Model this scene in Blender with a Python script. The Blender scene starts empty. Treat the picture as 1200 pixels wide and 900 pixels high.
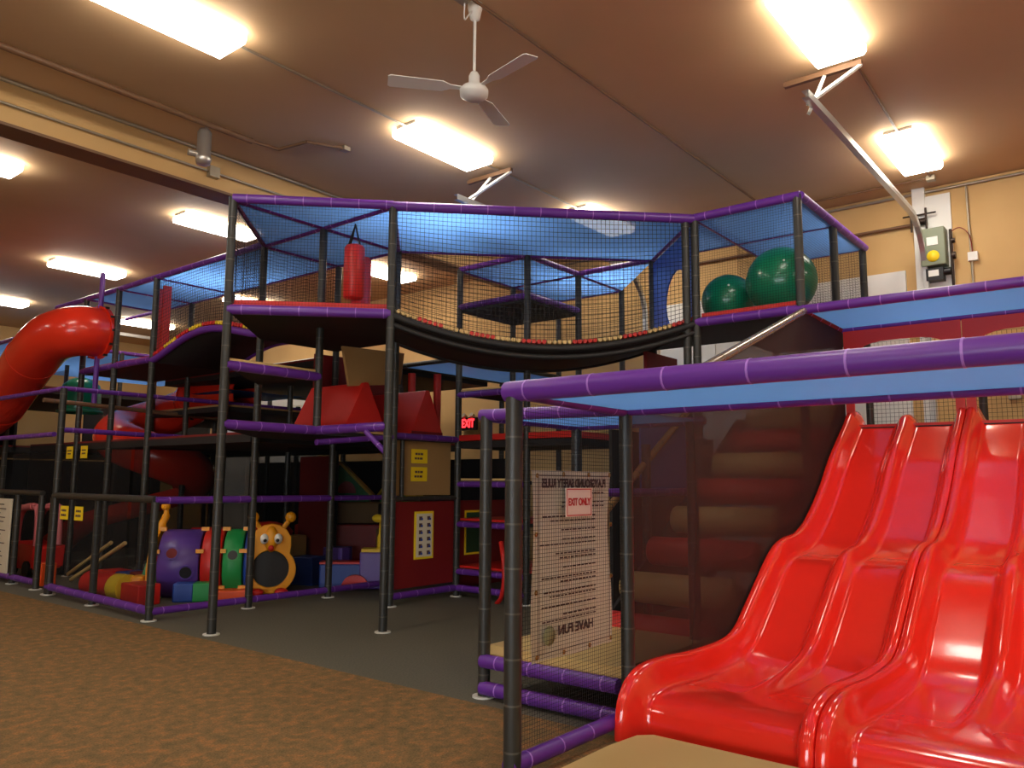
import bpy, math, random
from mathutils import Vector, Matrix
random.seed(4)
sc = bpy.context.scene
COL = sc.collection
PI = math.pi

# ---------------------------------------------------------------- camera
CAM_H, PITCH, ROLL, YAW = 1.5614, 0.12265, 0.00639, 0.67679
cam_d = bpy.data.cameras.new('camera')
cam_d.sensor_fit = 'HORIZONTAL'; cam_d.sensor_width = 36.0; cam_d.lens = 933.76/1200*36
cam_d.clip_start = 0.05; cam_d.clip_end = 200
cam = bpy.data.objects.new('camera', cam_d); COL.objects.link(cam)
Rt = Vector((math.sin(YAW), -math.cos(YAW), 0))
Fh = Vector((math.cos(YAW), math.sin(YAW), 0))
Fw = (Fh*math.cos(PITCH) + Vector((0, 0, 1))*math.sin(PITCH)).normalized()
Up = Rt.cross(Fw)
cx_ = Rt*math.cos(ROLL) + Up*math.sin(ROLL)
cy_ = Up*math.cos(ROLL) - Rt*math.sin(ROLL)
cz_ = -Fw
M = Matrix(((cx_.x, cy_.x, cz_.x, 0), (cx_.y, cy_.y, cz_.y, 0), (cx_.z, cy_.z, cz_.z, CAM_H), (0, 0, 0, 1)))
cam.matrix_world = M
sc.camera = cam

# ---------------------------------------------------------------- world, exposure
w = bpy.data.worlds.new('world'); sc.world = w; w.use_nodes = True
w.node_tree.nodes['Background'].inputs[0].default_value = (0.5, 0.5, 0.5, 1)
w.node_tree.nodes['Background'].inputs[1].default_value = 0.2
sc.view_settings.view_transform = 'Standard'; sc.view_settings.look = 'None'
sc.view_settings.gamma = 1; sc.view_settings.use_curve_mapping = False
sc.view_settings.exposure = 0.0
try:
    sc.cycles.transparent_max_bounces = 32
    sc.cycles.max_bounces = 8
    sc.cycles.diffuse_bounces = 4
except Exception: pass
LAMP = 19.0          # radiance of the fluorescent diffusers
DAY = 12.0           # brightness of the unseen windows added behind the viewer

# ---------------------------------------------------------------- colours, materials
def lin(c):
    c /= 255.0
    return c/12.92 if c <= 0.04045 else ((c+0.055)/1.055)**2.4
def rgb(r, g, b): return (lin(r), lin(g), lin(b), 1)
def mat(name, col, rough=0.5, metal=0.0, spec=0.5, coat=0.0, emit=None, es=0, noise=None, bump=0, scale=20, trans=0, alpha=1):
    m = bpy.data.materials.new(name); m.use_nodes = True
    nt = m.node_tree; N = nt.nodes; L = nt.links
    b = N['Principled BSDF']
    b.inputs['Base Color'].default_value = col
    b.inputs['Roughness'].default_value = rough
    b.inputs['Metallic'].default_value = metal
    b.inputs['Specular IOR Level'].default_value = spec
    b.inputs['Coat Weight'].default_value = coat
    b.inputs['Coat Roughness'].default_value = 0.05
    b.inputs['Alpha'].default_value = alpha
    if emit:
        b.inputs['Emission Color'].default_value = emit; b.inputs['Emission Strength'].default_value = es
    if noise or bump:
        tc = N.new('ShaderNodeTexCoord'); nz = N.new('ShaderNodeTexNoise')
        nz.inputs['Scale'].default_value = scale; nz.inputs['Detail'].default_value = 4
        L.new(tc.outputs['Object'], nz.inputs['Vector'])
        if noise:
            r = N.new('ShaderNodeValToRGB'); r.color_ramp.elements[0].position = 0.35; r.color_ramp.elements[1].position = 0.65
            r.color_ramp.elements[0].color = col; r.color_ramp.elements[1].color = noise
            L.new(nz.outputs['Fac'], r.inputs['Fac']); L.new(r.outputs['Color'], b.inputs['Base Color'])
        if bump:
            bp = N.new('ShaderNodeBump'); bp.inputs['Strength'].default_value = bump; bp.inputs['Distance'].default_value = 0.01
            L.new(nz.outputs['Fac'], bp.inputs['Height']); L.new(bp.outputs['Normal'], b.inputs['Normal'])
    return m

def mat_net(name, col, open_frac):
    """fine woven screen: too fine to see its threads, a share of it is open"""
    m = bpy.data.materials.new(name); m.use_nodes = True
    nt = m.node_tree; N = nt.nodes; L = nt.links
    b = N['Principled BSDF']; b.inputs['Base Color'].default_value = col; b.inputs['Roughness'].default_value = 0.8
    tr = N.new('ShaderNodeBsdfTransparent'); mx = N.new('ShaderNodeMixShader')
    mx.inputs[0].default_value = open_frac
    L.new(b.outputs[0], mx.inputs[1]); L.new(tr.outputs[0], mx.inputs[2])
    L.new(mx.outputs[0], N['Material Output'].inputs['Surface'])
    return m

def mat_canopy():
    m = bpy.data.materials.new('blue_shade_cloth'); m.use_nodes = True
    nt = m.node_tree; N = nt.nodes; L = nt.links
    N.remove(N['Principled BSDF'])
    d = N.new('ShaderNodeBsdfDiffuse'); t = N.new('ShaderNodeBsdfTranslucent'); g = N.new('ShaderNodeBsdfGlossy'); tr = N.new('ShaderNodeBsdfTransparent')
    d.inputs[0].default_value = rgb(62, 128, 228); t.inputs[0].default_value = rgb(112, 172, 255)
    g.inputs[0].default_value = (0.8, 0.85, 0.95, 1); g.inputs['Roughness'].default_value = 0.25
    a = N.new('ShaderNodeMixShader'); a.inputs[0].default_value = 0.6
    b = N.new('ShaderNodeMixShader'); b.inputs[0].default_value = 0.06
    c = N.new('ShaderNodeMixShader'); c.inputs[0].default_value = 0.015
    L.new(d.outputs[0], a.inputs[1]); L.new(t.outputs[0], a.inputs[2])
    L.new(a.outputs[0], b.inputs[1]); L.new(g.outputs[0], b.inputs[2])
    L.new(b.outputs[0], c.inputs[1]); L.new(tr.outputs[0], c.inputs[2])
    L.new(c.outputs[0], N['Material Output'].inputs['Surface'])
    return m

M_POST = mat('charcoal_vinyl_pad', rgb(46, 46, 42), 0.42, spec=0.5)
M_TIEG = mat('grey_tie', rgb(84, 82, 72), 0.5)
M_PURP = mat('purple_vinyl_pad', rgb(100, 46, 148), 0.36, spec=0.5)
M_TIEP = mat('lilac_tie', rgb(165, 115, 205), 0.4)
M_FOOT = mat('white_foot_plate', rgb(215, 215, 205), 0.5)
M_RED = mat('red_vinyl', rgb(205, 35, 28), 0.4)
M_DRED = mat('dark_red_mat', rgb(120, 16, 16), 0.6)
M_TAN = mat('tan_vinyl', rgb(208, 176, 112), 0.5)
M_TANB = mat('tan_board', rgb(168, 130, 80), 0.6)
M_BLACK = mat('black_webbing', rgb(26, 25, 25), 0.6)
M_UNDER = mat('dark_deck_underside', rgb(28, 25, 25), 0.7)
M_NETB = mat('black_net_twine', rgb(18, 18, 20), 0.8)
M_SLIDE = mat('red_moulded_plastic', rgb(252, 48, 34), 0.16, spec=0.5, coat=0.6)
M_TUBE = mat('orange_red_plastic', rgb(225, 50, 28), 0.25, coat=0.3)
M_BLUE = mat_canopy()
M_BLUEV = mat('blue_vinyl', rgb(50, 95, 190), 0.45)
M_GREEN = mat('green_rubber_ball', rgb(0, 120, 85), 0.28, coat=0.2)
M_GREENV = mat('green_vinyl', rgb(30, 150, 75), 0.45)
M_TEAL = mat('mint_green_foam', rgb(90, 195, 140), 0.5)
M_YEL = mat('yellow_vinyl', rgb(235, 200, 40), 0.5)
M_ORY = mat('orange_yellow_plastic', rgb(245, 165, 20), 0.35)
M_ORG = mat('orange_plastic', rgb(235, 85, 25), 0.4)
M_PINK = mat('pink_plastic', rgb(225, 120, 125), 0.4)
M_PURT = mat('purple_toy_plastic', rgb(92, 62, 150), 0.35)
M_BLUET = mat('blue_toy_plastic', rgb(25, 65, 155), 0.4)
M_WHITE = mat('white_paint', rgb(232, 232, 226), 0.5)
M_BLK = mat('black_plastic', rgb(15, 15, 17), 0.4)
M_STEEL = mat('galvanised_steel', rgb(200, 200, 195), 0.35, metal=0.8)
M_BROWNP = mat('brown_painted_conduit', rgb(120, 88, 62), 0.5)
M_ALU = mat('bare_conduit', rgb(170, 160, 140), 0.4, metal=0.6)
M_SILV = mat('silver_pipe_wrap', rgb(150, 135, 120), 0.22, metal=0.5, coat=0.5)
M_SCREEN = mat_net('red_bounce_black_screen', rgb(52, 26, 20), 0.15)  # dark net with the slides' red bounce put into its colour
M_SCREEN2 = mat_net('black_screen', rgb(22, 22, 24), 0.55)
M_DIFF = mat('lit_diffuser', rgb(255, 250, 240), 0.5, emit=(1.0, 0.93, 0.82, 1), es=LAMP)
M_SCREW = mat('dark_bolts', rgb(60, 50, 45), 0.4, metal=0.8)
M_GREYG = mat('grey_green_enamel', rgb(125, 135, 110), 0.45)
M_SIGNY = mat('yellow_sign', rgb(250, 215, 30), 0.5)
M_PAPER = mat('cream_sign_paper', rgb(225, 215, 190), 0.7)
M_INK = mat('dark_ink', rgb(95, 68, 62), 0.7)
M_REDINK = mat('red_ink', rgb(200, 30, 30), 0.6)
M_EXIT = mat('lit_exit_letters', rgb(255, 40, 40), 0.5, emit=(1, 0.03, 0.04, 1), es=3)
M_DAY = mat('added_daylight_pane', rgb(255, 255, 255), 0.3, emit=(0.85, 0.93, 1.0, 1), es=DAY)

# ---------------------------------------------------------------- mesh helper
class MB:
    def __init__(s): s.v = []; s.f = []; s.m = []; s.s = []
    def add(s, vs, fs, mi=0, smooth=False):
        n = len(s.v); s.v += [tuple(v) for v in vs]
        for f in fs: s.f.append(tuple(i+n for i in f)); s.m.append(mi); s.s.append(smooth)
    def box(s, c, d, rz=0, mi=0, R=None):
        hx, hy, hz = d[0]/2, d[1]/2, d[2]/2
        if R is None: R = Matrix.Rotation(rz, 3, 'Z')
        c = Vector(c)
        vs = [c + R @ Vector((x*hx, y*hy, z*hz)) for x in (-1, 1) for y in (-1, 1) for z in (-1, 1)]
        s.add(vs, [(0, 1, 3, 2), (4, 6, 7, 5), (0, 4, 5, 1), (2, 3, 7, 6), (0, 2, 6, 4), (1, 5, 7, 3)], mi)
    def tube(s, p, q, r, seg=12, mi=0, r2=None, cap=True):
        s.path([p, q], r if r2 is None else [r, r2], seg, mi, cap)
    def path(s, pts, r, seg=12, mi=0, cap=True, smooth=True):
        pts = [Vector(p) for p in pts]; n = len(pts)
        rs = r if isinstance(r, (list, tuple)) else [r]*n
        t0 = (pts[1]-pts[0]).normalized()
        a = Vector((0, 0, 1)) if abs(t0.z) < 0.9 else Vector((1, 0, 0))
        u = t0.cross(a).normalized(); rings = []
        for i in range(n):
            t = (pts[min(i+1, n-1)]-pts[max(i-1, 0)]).normalized()
            u = (u - t*u.dot(t)).normalized(); v = t.cross(u)
            rings.append([pts[i]+(u*math.cos(2*PI*k/seg)+v*math.sin(2*PI*k/seg))*rs[i] for k in range(seg)])
        vs = [x for rg in rings for x in rg]; fs = []
        for i in range(n-1):
            for k in range(seg):
                k2 = (k+1) % seg
                fs.append((i*seg+k, i*seg+k2, (i+1)*seg+k2, (i+1)*seg+k))
        s.add(vs, fs, mi, smooth)
        if cap:
            s.add(rings[0], [tuple(range(seg))[::-1]], mi); s.add(rings[-1], [tuple(range(seg))], mi)
    def lathe(s, c, prof, seg=24, mi=0, axis='Z', smooth=True):
        c = Vector(c); vs = []; n = len(prof)
        for (r, h) in prof:
            for k in range(seg):
                a = 2*PI*k/seg; x, y = r*math.cos(a), r*math.sin(a)
                vs.append(c + (Vector((x, y, h)) if axis == 'Z' else Vector((h, x, y)) if axis == 'X' else Vector((y, h, x))))
        fs = [(i*seg+k, i*seg+(k+1) % seg, (i+1)*seg+(k+1) % seg, (i+1)*seg+k) for i in range(n-1) for k in range(seg)]
        s.add(vs, fs, mi, smooth)
    def ball(s, c, r, seg=24, mi=0, sc=(1, 1, 1)):
        c = Vector(c); n = seg//2; vs = []
        for i in range(n+1):
            th = PI*i/n
            for k in range(seg):
                ph = 2*PI*k/seg
                vs.append(c+Vector((r*sc[0]*math.sin(th)*math.cos(ph), r*sc[1]*math.sin(th)*math.sin(ph), r*sc[2]*math.cos(th))))
        s.add(vs, [(i*seg+k, (i+1)*seg+k, (i+1)*seg+(k+1) % seg, i*seg+(k+1) % seg) for i in range(n) for k in range(seg)], mi, True)
    def prism(s, poly, vec, mi=0, smooth=False):
        """closed outline poly (3D points) pushed along vec"""
        n = len(poly); vec = Vector(vec)
        vs = [Vector(p) for p in poly] + [Vector(p)+vec for p in poly]
        s.add(vs, [tuple(range(n))[::-1], tuple(range(n, 2*n))], mi)
        s.add(vs, [(i, (i+1) % n, n+(i+1) % n, n+i) for i in range(n)], mi, smooth)
    def plate(s, xy, z0, z1, mi=0): s.prism([(x, y, z0) for x, y in xy], (0, 0, z1-z0), mi)
    def bar(s, p, q, r, mi=0):
        p = Vector(p); q = Vector(q); t = (q-p)
        if t.length < 1e-5: return
        t.normalize(); a = Vector((0, 0, 1)) if abs(t.z) < 0.9 else Vector((1, 0, 0))
        u = t.cross(a).normalized()*r; v = t.cross(u).normalized()*r
        vs = [p+u, p+v, p-u, p-v, q+u, q+v, q-u, q-v]
        s.add(vs, [(0, 1, 5, 4), (1, 2, 6, 5), (2, 3, 7, 6), (3, 0, 4, 7)], mi)
    def build(s, name, mats, parent=None, origin=(0, 0, 0), bevel=0):
        me = bpy.data.meshes.new(name); o = Vector(origin)
        me.from_pydata([(v[0]-o.x, v[1]-o.y, v[2]-o.z) for v in s.v], [], s.f)
        if not isinstance(mats, (list, tuple)): mats = [mats]
        for m in mats: me.materials.append(m)
        me.polygons.foreach_set('material_index', s.m); me.polygons.foreach_set('use_smooth', s.s)
        me.update()
        ob = bpy.data.objects.new(name, me); COL.objects.link(ob)
        if parent is not None: ob.parent = parent
        else: ob.location = o
        if bevel:
            b = ob.modifiers.new('bevel', 'BEVEL'); b.width = bevel; b.segments = 2; b.limit_method = 'ANGLE'
        return ob

class Thing:
    def __init__(s, name, label, cat, loc, group=None):
        s.o = bpy.data.objects.new(name, None); COL.objects.link(s.o); s.o.empty_display_size = 0.1
        s.o.location = loc; s.o['label'] = label; s.o['category'] = cat; s.loc = Vector(loc)
        if group: s.o['group'] = group
    def part(s, name, mb, mats, label=None, parent=None, bevel=0):
        if parent is None: o = mb.build(name, mats, s.o, s.loc, bevel)
        else: o = mb.build(name, mats, parent, s.loc, bevel)
        if label: o['label'] = label
        return o
def tagged(o, label, cat, group=None):
    o['label'] = label; o['category'] = cat
    if group: o['group'] = group
    return o
def structure(name, mb, mats, bevel=0):
    o = mb.build(name, mats, None, (0, 0, 0), bevel); o['kind'] = 'structure'; return o
def text_mesh(txt, size, origin, xdir, ydir, m, name, thing=None, extrude=0.001, align='CENTER', bold=0.0, width=None, parent=None):
    cu = bpy.data.curves.new('t', 'FONT'); cu.body = txt; cu.size = size; cu.align_x = align; cu.align_y = 'CENTER'
    cu.offset = bold; cu.extrude = extrude
    ob = bpy.data.objects.new('t', cu); COL.objects.link(ob)
    dg = bpy.context.evaluated_depsgraph_get(); me = bpy.data.meshes.new_from_object(ob.evaluated_get(dg))
    bpy.data.objects.remove(ob)
    X = Vector(xdir).normalized(); Y = Vector(ydir).normalized(); Z = X.cross(Y)
    sx = 1.0
    if width:
        xs = [v.co.x for v in me.vertices]; sx = width/(max(xs)-min(xs))
    for v in me.vertices: v.co = Vector(origin)+X*v.co.x*sx+Y*v.co.y+Z*v.co.z
    me.materials.clear(); me.materials.append(m)
    o = bpy.data.objects.new(name, me); COL.objects.link(o)
    if thing:
        for v in me.vertices: v.co -= thing.loc
        o.parent = parent or thing.o
    return o

# ---------------------------------------------------------------- play-frame vocabulary
GX = lambda i: 4.6136 + 1.22*i
GY = lambda j: 7.6133 + 1.22*j
def g(i, j, z=0.0): return Vector((GX(i), GY(j), z))
def pad(mb, p, q, r, ring=0.3, seg=12, tie=0.005, start=0.15):
    p = Vector(p); q = Vector(q); d = q-p; Ln = d.length; t = d/Ln
    mb.tube(p, q, r, seg)
    n = max(0, int((Ln-start)/ring)+1)
    for k in range(n):
        a = start+k*ring
        if a < Ln-0.03: mb.tube(p+t*(a-tie), p+t*(a+tie), r*1.035, seg, 1)
def post(T, x, y, z0=0.0, z1=4.6, r=0.046, foot=True, seg=12):
    mb = MB(); pad(mb, (x, y, z0+(0.012 if z0 == 0 else 0)), (x, y, z1), r, 0.235, seg)
    o = T.part('post', mb, [M_POST, M_TIEG])
    if foot and z0 == 0:
        f = MB(); f.tube((x, y, 0), (x, y, 0.012), 0.085, 14); T.part('foot_plate', f, M_FOOT, 'white foot plate', parent=o)
    return o
def rail(T, p, q, r=0.045, mats=None, ring=0.3, name='rail', label=None):
    mb = MB(); pad(mb, p, q, r, ring); return T.part(name, mb, mats or [M_PURP, M_TIEP], label)
DARKRAIL = None
def canopy(T, pts, name='canopy'):
    mb = MB(); mb.add([Vector(p)-Vector((0, 0, 0.012)) for p in pts], [tuple(range(len(pts)))]); return T.part(name, mb, M_BLUE, 'blue shade cloth')
def net(T, a, b, c, d, cell=0.05, r=0.0026, name='net', m=None, bow=0):
    """square net spanned over the corners a b c d (a-b bottom, d-c top)"""
    a, b, c, d = map(Vector, (a, b, c, d)); mb = MB()
    nu = max(2, int(round(max((b-a).length, (c-d).length)/cell))); nv = max(2, int(round(max((d-a).length, (c-b).length)/cell)))
    for i in range(nu+1):
        t = i/nu; mb.bar(a.lerp(b, t), d.lerp(c, t), r)
    for i in range(nv+1):
        t = i/nv; mb.bar(a.lerp(d, t), b.lerp(c, t), r)
    return T.part(name, mb, m or M_NETB, 'black square net')
def deck(T, xy, z, top=None, th=0.05, label=None):
    mb = MB(); mb.plate(xy, z-th, z, 0); mb.plate([(x, y) for x, y in xy], z, z+0.03, 1)
    return T.part('deck', mb, [M_UNDER, top or M_RED], label)
def screen(T, pts, m=None, th=0.004, nrm=None):
    pts = [Vector(p) for p in pts]; n = (pts[1]-pts[0]).cross(pts[-1]-pts[0]).normalized()
    mb = MB(); mb.add(pts, [tuple(range(len(pts)))]); return T.part('screen_net', mb, m or M_SCREEN2, 'fine dark screen net')
def smooth(a, b, x):
    t = max(0.0, min(1.0, (x-a)/(b-a))); return t*t*(3-2*t)
def catmull(P, n=8):
    P = [Vector(p) for p in P]; out = []
    for i in range(len(P)-1):
        p0 = P[max(i-1, 0)]; p1 = P[i]; p2 = P[i+1]; p3 = P[min(i+2, len(P)-1)]
        for k in range(n):
            t = k/n
            out.append(0.5*((2*p1)+(p2-p0)*t+(2*p0-5*p1+4*p2-p3)*t*t+(3*p1-p0-3*p2+p3)*t**3))
    out.append(P[-1]); return out

# ================================================================ ROOM
X0, X1, Y0, Y1, ZC = -9.0, 11.47, -8.6, 23.0, 5.5
def mat_carpet():
    m = bpy.data.materials.new('brown_flecked_carpet'); m.use_nodes = True
    nt = m.node_tree; N = nt.nodes; L = nt.links; b = N['Principled BSDF']; b.inputs['Roughness'].default_value = 0.9
    b.inputs['Specular IOR Level'].default_value = 0.15
    tc = N.new('ShaderNodeTexCoord')
    n1 = N.new('ShaderNodeTexNoise'); n1.inputs['Scale'].default_value = 11; n1.inputs['Detail'].default_value = 6; n1.inputs['Roughness'].default_value = 0.75
    n2 = N.new('ShaderNodeTexNoise'); n2.inputs['Scale'].default_value = 90; n2.inputs['Detail'].default_value = 3
    r1 = N.new('ShaderNodeValToRGB'); e = r1.color_ramp.elements
    e[0].position = 0.36; e[0].color = rgb(112, 96, 64); e[1].position = 0.66; e[1].color = rgb(172, 118, 70)
    x = r1.color_ramp.elements.new(0.5); x.color = rgb(132, 106, 70)
    r2 = N.new('ShaderNodeValToRGB'); r2.color_ramp.elements[0].position = 0.35; r2.color_ramp.elements[0].color = (0.72, 0.72, 0.72, 1)
    r2.color_ramp.elements[1].position = 0.65; r2.color_ramp.elements[1].color = (1.15, 1.15, 1.15, 1)
    mx = N.new('ShaderNodeMix'); mx.data_type = 'RGBA'; mx.blend_type = 'MULTIPLY'; mx.inputs[0].default_value = 1
    L.new(tc.outputs['Object'], n1.inputs['Vector']); L.new(tc.outputs['Object'], n2.inputs['Vector'])
    L.new(n1.outputs['Fac'], r1.inputs['Fac']); L.new(n2.outputs['Fac'], r2.inputs['Fac'])
    L.new(r1.outputs['Color'], mx.inputs[6]); L.new(r2.outputs['Color'], mx.inputs[7]); L.new(mx.outputs[2], b.inputs['Base Color'])
    bp = N.new('ShaderNodeBump'); bp.inputs['Strength'].default_value = 0.4; bp.inputs['Distance'].default_value = 0.005
    L.new(n2.outputs['Fac'], bp.inputs['Height']); L.new(bp.outputs['Normal'], b.inputs['Normal'])
    return m
M_CARPET = mat_carpet()
M_RUBBER = mat('dark_grey_rubber_floor', rgb(92, 90, 78), 0.75, noise=rgb(106, 102, 88), scale=60, spec=0.2)
M_CEIL = mat('brown_painted_ceiling', rgb(200, 166, 126), 0.7, noise=rgb(206, 172, 132), scale=0.7, spec=0.15)
M_WALL = mat('tan_painted_wall', rgb(205, 168, 112), 0.7, noise=rgb(212, 176, 120), scale=1.2, spec=0.2)
mb = MB(); mb.box(((X0+4.45)/2, (Y0+Y1)/2, -0.05), (4.45-X0, Y1-Y0, 0.1)); mb.box(((4.45+X1)/2, (Y0+Y1)/2, -0.05), (X1-4.45, Y1-Y0, 0.1), mi=1)
structure('floor', mb, [M_CARPET, M_RUBBER])
mb = MB(); mb.box(((X0+X1)/2, (Y0+Y1)/2, ZC+0.05), (X1-X0, Y1-Y0, 0.1)); structure('ceiling', mb, M_CEIL)
mb = MB(); mb.box((X1+0.1, (Y0+Y1)/2, ZC/2), (0.2, Y1-Y0, ZC)); structure('wall_right', mb, M_WALL)
mb = MB(); mb.box((X0-0.1, (Y0+Y1)/2, ZC/2), (0.2, Y1-Y0, ZC)); structure('wall_left', mb, M_WALL)
mb = MB(); mb.box(((X0+X1)/2, Y1+0.1, ZC/2), (X1-X0+0.4, 0.2, ZC)); structure('wall_back', mb, M_WALL)
mb = MB(); mb.box(((X0+X1)/2, Y0-0.1, ZC/2), (X1-X0+0.4, 0.2, ZC)); structure('wall_front', mb, M_WALL)
# ceiling beam running across the hall
mb = MB(); mb.box(((X0+X1)/2, 8.62+0.16, ZC-0.22), (X1-X0, 0.32, 0.44)); structure('trim_1', mb, M_WALL)
mb = MB(); mb.box(((X0+X1)/2, 8.78, ZC-0.455), (X1-X0, 0.34, 0.03)); structure('trim_2', mb, M_BROWNP)

# unseen windows added behind the viewer to put reflections on the slides
for k, yy in enumerate((-5.0, -1.6, 1.8)):
    mb = MB(); mb.box((X0+0.02, yy, 1.6), (0.04, 2.6, 2.2)); structure('window_%d' % (k+1), mb, M_DAY)
    f = MB()
    for dy in (-1.33, 0, 1.33): f.box((X0+0.04, yy+dy, 1.6), (0.08, 0.07, 2.3))
    for dz in (-1.13, 1.13): f.box((X0+0.04, yy, 1.6+dz), (0.08, 2.73, 0.07))
    structure('trim_%d' % (k+3), f, M_WHITE)

# sectional garage doors in the right wall
def garage_door(k, y0, y1, zt):
    mb = MB(); n = 8; h = zt/n
    for q in range(n):
        mb.box((X1-0.03, (y0+y1)/2, (q+0.5)*h), (0.05, y1-y0, h-0.012))
        for yy in (y0+0.25*(y1-y0), (y0+y1)/2, y0+0.75*(y1-y0)): mb.box((X1-0.065, yy, (q+0.5)*h), (0.02, 0.06, h-0.03))
    structure('door_%d' % k, mb, M_WHITE)
garage_door(1, 2.42, 6.1, 4.42)
garage_door(2, 14.9, 18.6, 4.42)
mb = MB(); mb.box((X1-0.04, 2.21, ZC/2), (0.08, 0.15, ZC)); mb.box((X1-0.04, 6.2, 2.3), (0.08, 0.12, 4.6)); structure('trim_6', mb, M_WHITE)

def door_track(y, label, x_end=6.75):
    T = Thing('door_track', label, 'track', (X1, y, 0))
    pts = [(x_end, y, 4.95)] + [(x, y, 4.96) for x in (7.5, 8.5, 9.5, 10.3)]
    R = 0.75; cxx = 10.55
    for a in range(0, 91, 10):
        t = math.radians(a); pts.append((cxx+R*math.sin(t), y, 4.96-R+R*math.cos(t)))
    pts.append((cxx+R, y, 0.05))
    mb = MB()
    for i in range(len(pts)-1):
        p, q = Vector(pts[i]), Vector(pts[i+1]); d = (q-p); L_ = d.length; d.normalize()
        side = Vector((0, 1, 0)); up = d.cross(side)
        for off, wd, ht in ((Vector((0, 0, 0)), 0.008, 0.07), ): 
            vs = []
            prof = [(0.03, -0.035), (0.03, -0.028), (-0.022, -0.028), (-0.022, 0.028), (0.03, 0.028), (0.03, 0.035), (-0.03, 0.035), (-0.03, -0.035)]
            for e in (p-d*0.004, q+d*0.004):
                vs += [e+side*a_+up*b_ for a_, b_ in prof]
            mb.add(vs, [(k_, (k_+1) % 8, 8+(k_+1) % 8, 8+k_) for k_ in range(8)])
    T.part('channel', mb, M_STEEL)
    mb = MB()
    mb.box((7.42, y+0.05, 5.43), (0.05, 0.72, 0.05)); T.part('ceiling_angle', mb, M_BROWNP)
    mb = MB(); mb.bar((7.42, y+0.03, 5.41), (6.95, y+0.04, 4.86), 0.02); mb.bar((7.42, y-0.30, 5.41), (6.95, y+0.05, 4.95), 0.02)
    T.part('hanger', mb, M_WHITE, 'white angle iron hanger')
    mb = MB(); mb.tube((9.6, y, 4.965), (10.62, y, 4.965), 0.035, 10); T.part('spring_tube', mb, M_STEEL)
door_track(2.15, 'steel garage door track hanging by white braces above the green balls, curving down the wall')
door_track(6.3, 'steel garage door track showing above the long purple rail of the swing bridge')
door_track(18.7, 'distant steel track on a white hanger above the red tube slide')

# ceiling lights -------------------------------------------------
LL = {(5.99, 1.97): 'long bright light above the galvanised track brace, cut by the top edge',
      (9.3, 1.97): 'smallest bright light at right, near the tan wall corner',
      (5.82, 6.2): 'bright light hanging just below the white ceiling fan',
      (9.2, 6.2): 'bright light above the purple top rail of the swing bridge',
      (2.45, 6.2): 'very long bright light at the upper left corner of the ceiling',
      (5.82, 11.0): 'bright light beyond the beam, crossed by the front left tower post',
      (9.25, 11.0): 'bright light glimpsed behind the punching bag through the net',
      (2.40, 11.0): 'bright light cut by the left picture edge just below the beam',
      (5.70, 15.2): 'bright light above the red tube slide elbow',
      (9.2, 15.2): 'bright light low behind the left post of the bag tower',
      (5.6, 19.5): 'farthest bright light low at the left picture edge',
      (9.0, 19.5): 'far light seen between the posts right of the tube slide'}
def light_fixture(x, y, label, group=None):
    T = Thing('ceiling_light', label, 'ceiling light', (x, y, ZC), group)
    mb = MB(); mb.box((x+0.61, y, ZC-0.015), (1.24, 0.30, 0.03)); T.part('housing', mb, M_WHITE)
    mb = MB()
    prof = [(-0.225, -0.032), (-0.225, -0.085), (-0.20, -0.115), (0.20, -0.115), (0.225, -0.085), (0.225, -0.032)]
    mb.prism([(x, y+a, ZC+b) for a, b in prof], (1.22, 0, 0)); T.part('diffuser', mb, M_DIFF, 'glowing white diffuser')
for (x, y), lb in LL.items(): light_fixture(x, y, lb)
for x in (-5.6, -0.95): 
    for y in ((-6.4, 1.97, 11.0, 19.5) if x < -2 else (-2.2, 1.97, 6.2, 11.0, 15.2)): light_fixture(x, y, 'ceiling light outside the picture, left of or behind the viewer', 'ceiling lights outside the picture')
for x in (2.45, 5.8, 9.2):
    for y in (-6.4, -2.2): light_fixture(x, y, 'ceiling light outside the picture, left of or behind the viewer', 'ceiling lights outside the picture')
light_fixture(2.45, 1.97, 'ceiling light outside the picture, left of or behind the viewer', 'ceiling lights outside the picture')

# conduits --------------------------------------------------------
def conduit(pts, r, m, label, extra=None):
    T = Thing('ceiling_conduit', label, 'conduit', pts[0])
    mb = MB()
    for a, b in zip(pts[:-1], pts[1:]): mb.tube(a, b, r, 8)
    T.part('pipe', mb, m)
    if extra:
        for c, d in extra:
            b_ = MB(); b_.box(c, d); T.part('junction_box', b_, M_ALU)
    return T
conduit([(-3, 4.07, 5.475), (11.4, 4.07, 5.475)], 0.014, M_BROWNP, 'thin brown conduit passing the ceiling fan and running to the right wall', [((4.42, 4.1, 5.45), (0.12, 0.08, 0.06))])
conduit([(3.67, 6.2, 5.475), (5.82, 6.2, 5.475)], 0.014, M_ALU, 'thin conduit between the big upper left light and the one below the fan')
conduit([(7.04, 6.2, 5.475), (9.2, 6.2, 5.475)], 0.014, M_ALU, 'thin conduit between the light below the fan and the light above the bridge')
conduit([(7.2, 1.9, 5.475), (9.3, 1.97, 5.475)], 0.014, M_BROWNP, 'thin conduit joining the two lights at the upper right')
conduit([(10.52, 1.97, 5.475), (11.0, 1.97, 5.475), (11.0, 3.9, 5.475)], 0.014, M_BROWNP, 'thin conduit from the right light along the ceiling near the wall', [((11.0, 1.97, 5.46), (0.1, 0.1, 0.06))])
conduit([(X1-0.03, -3.0, 5.44), (X1-0.03, 8.6, 5.44)], 0.02, M_ALU, 'conduit along the top edge of the right wall')
conduit([(X1-0.05, 2.3, 5.02), (X1-0.05, 6.0, 5.02)], 0.022, M_BROWNP, 'dark torsion bar on the wall above the garage door')
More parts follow.
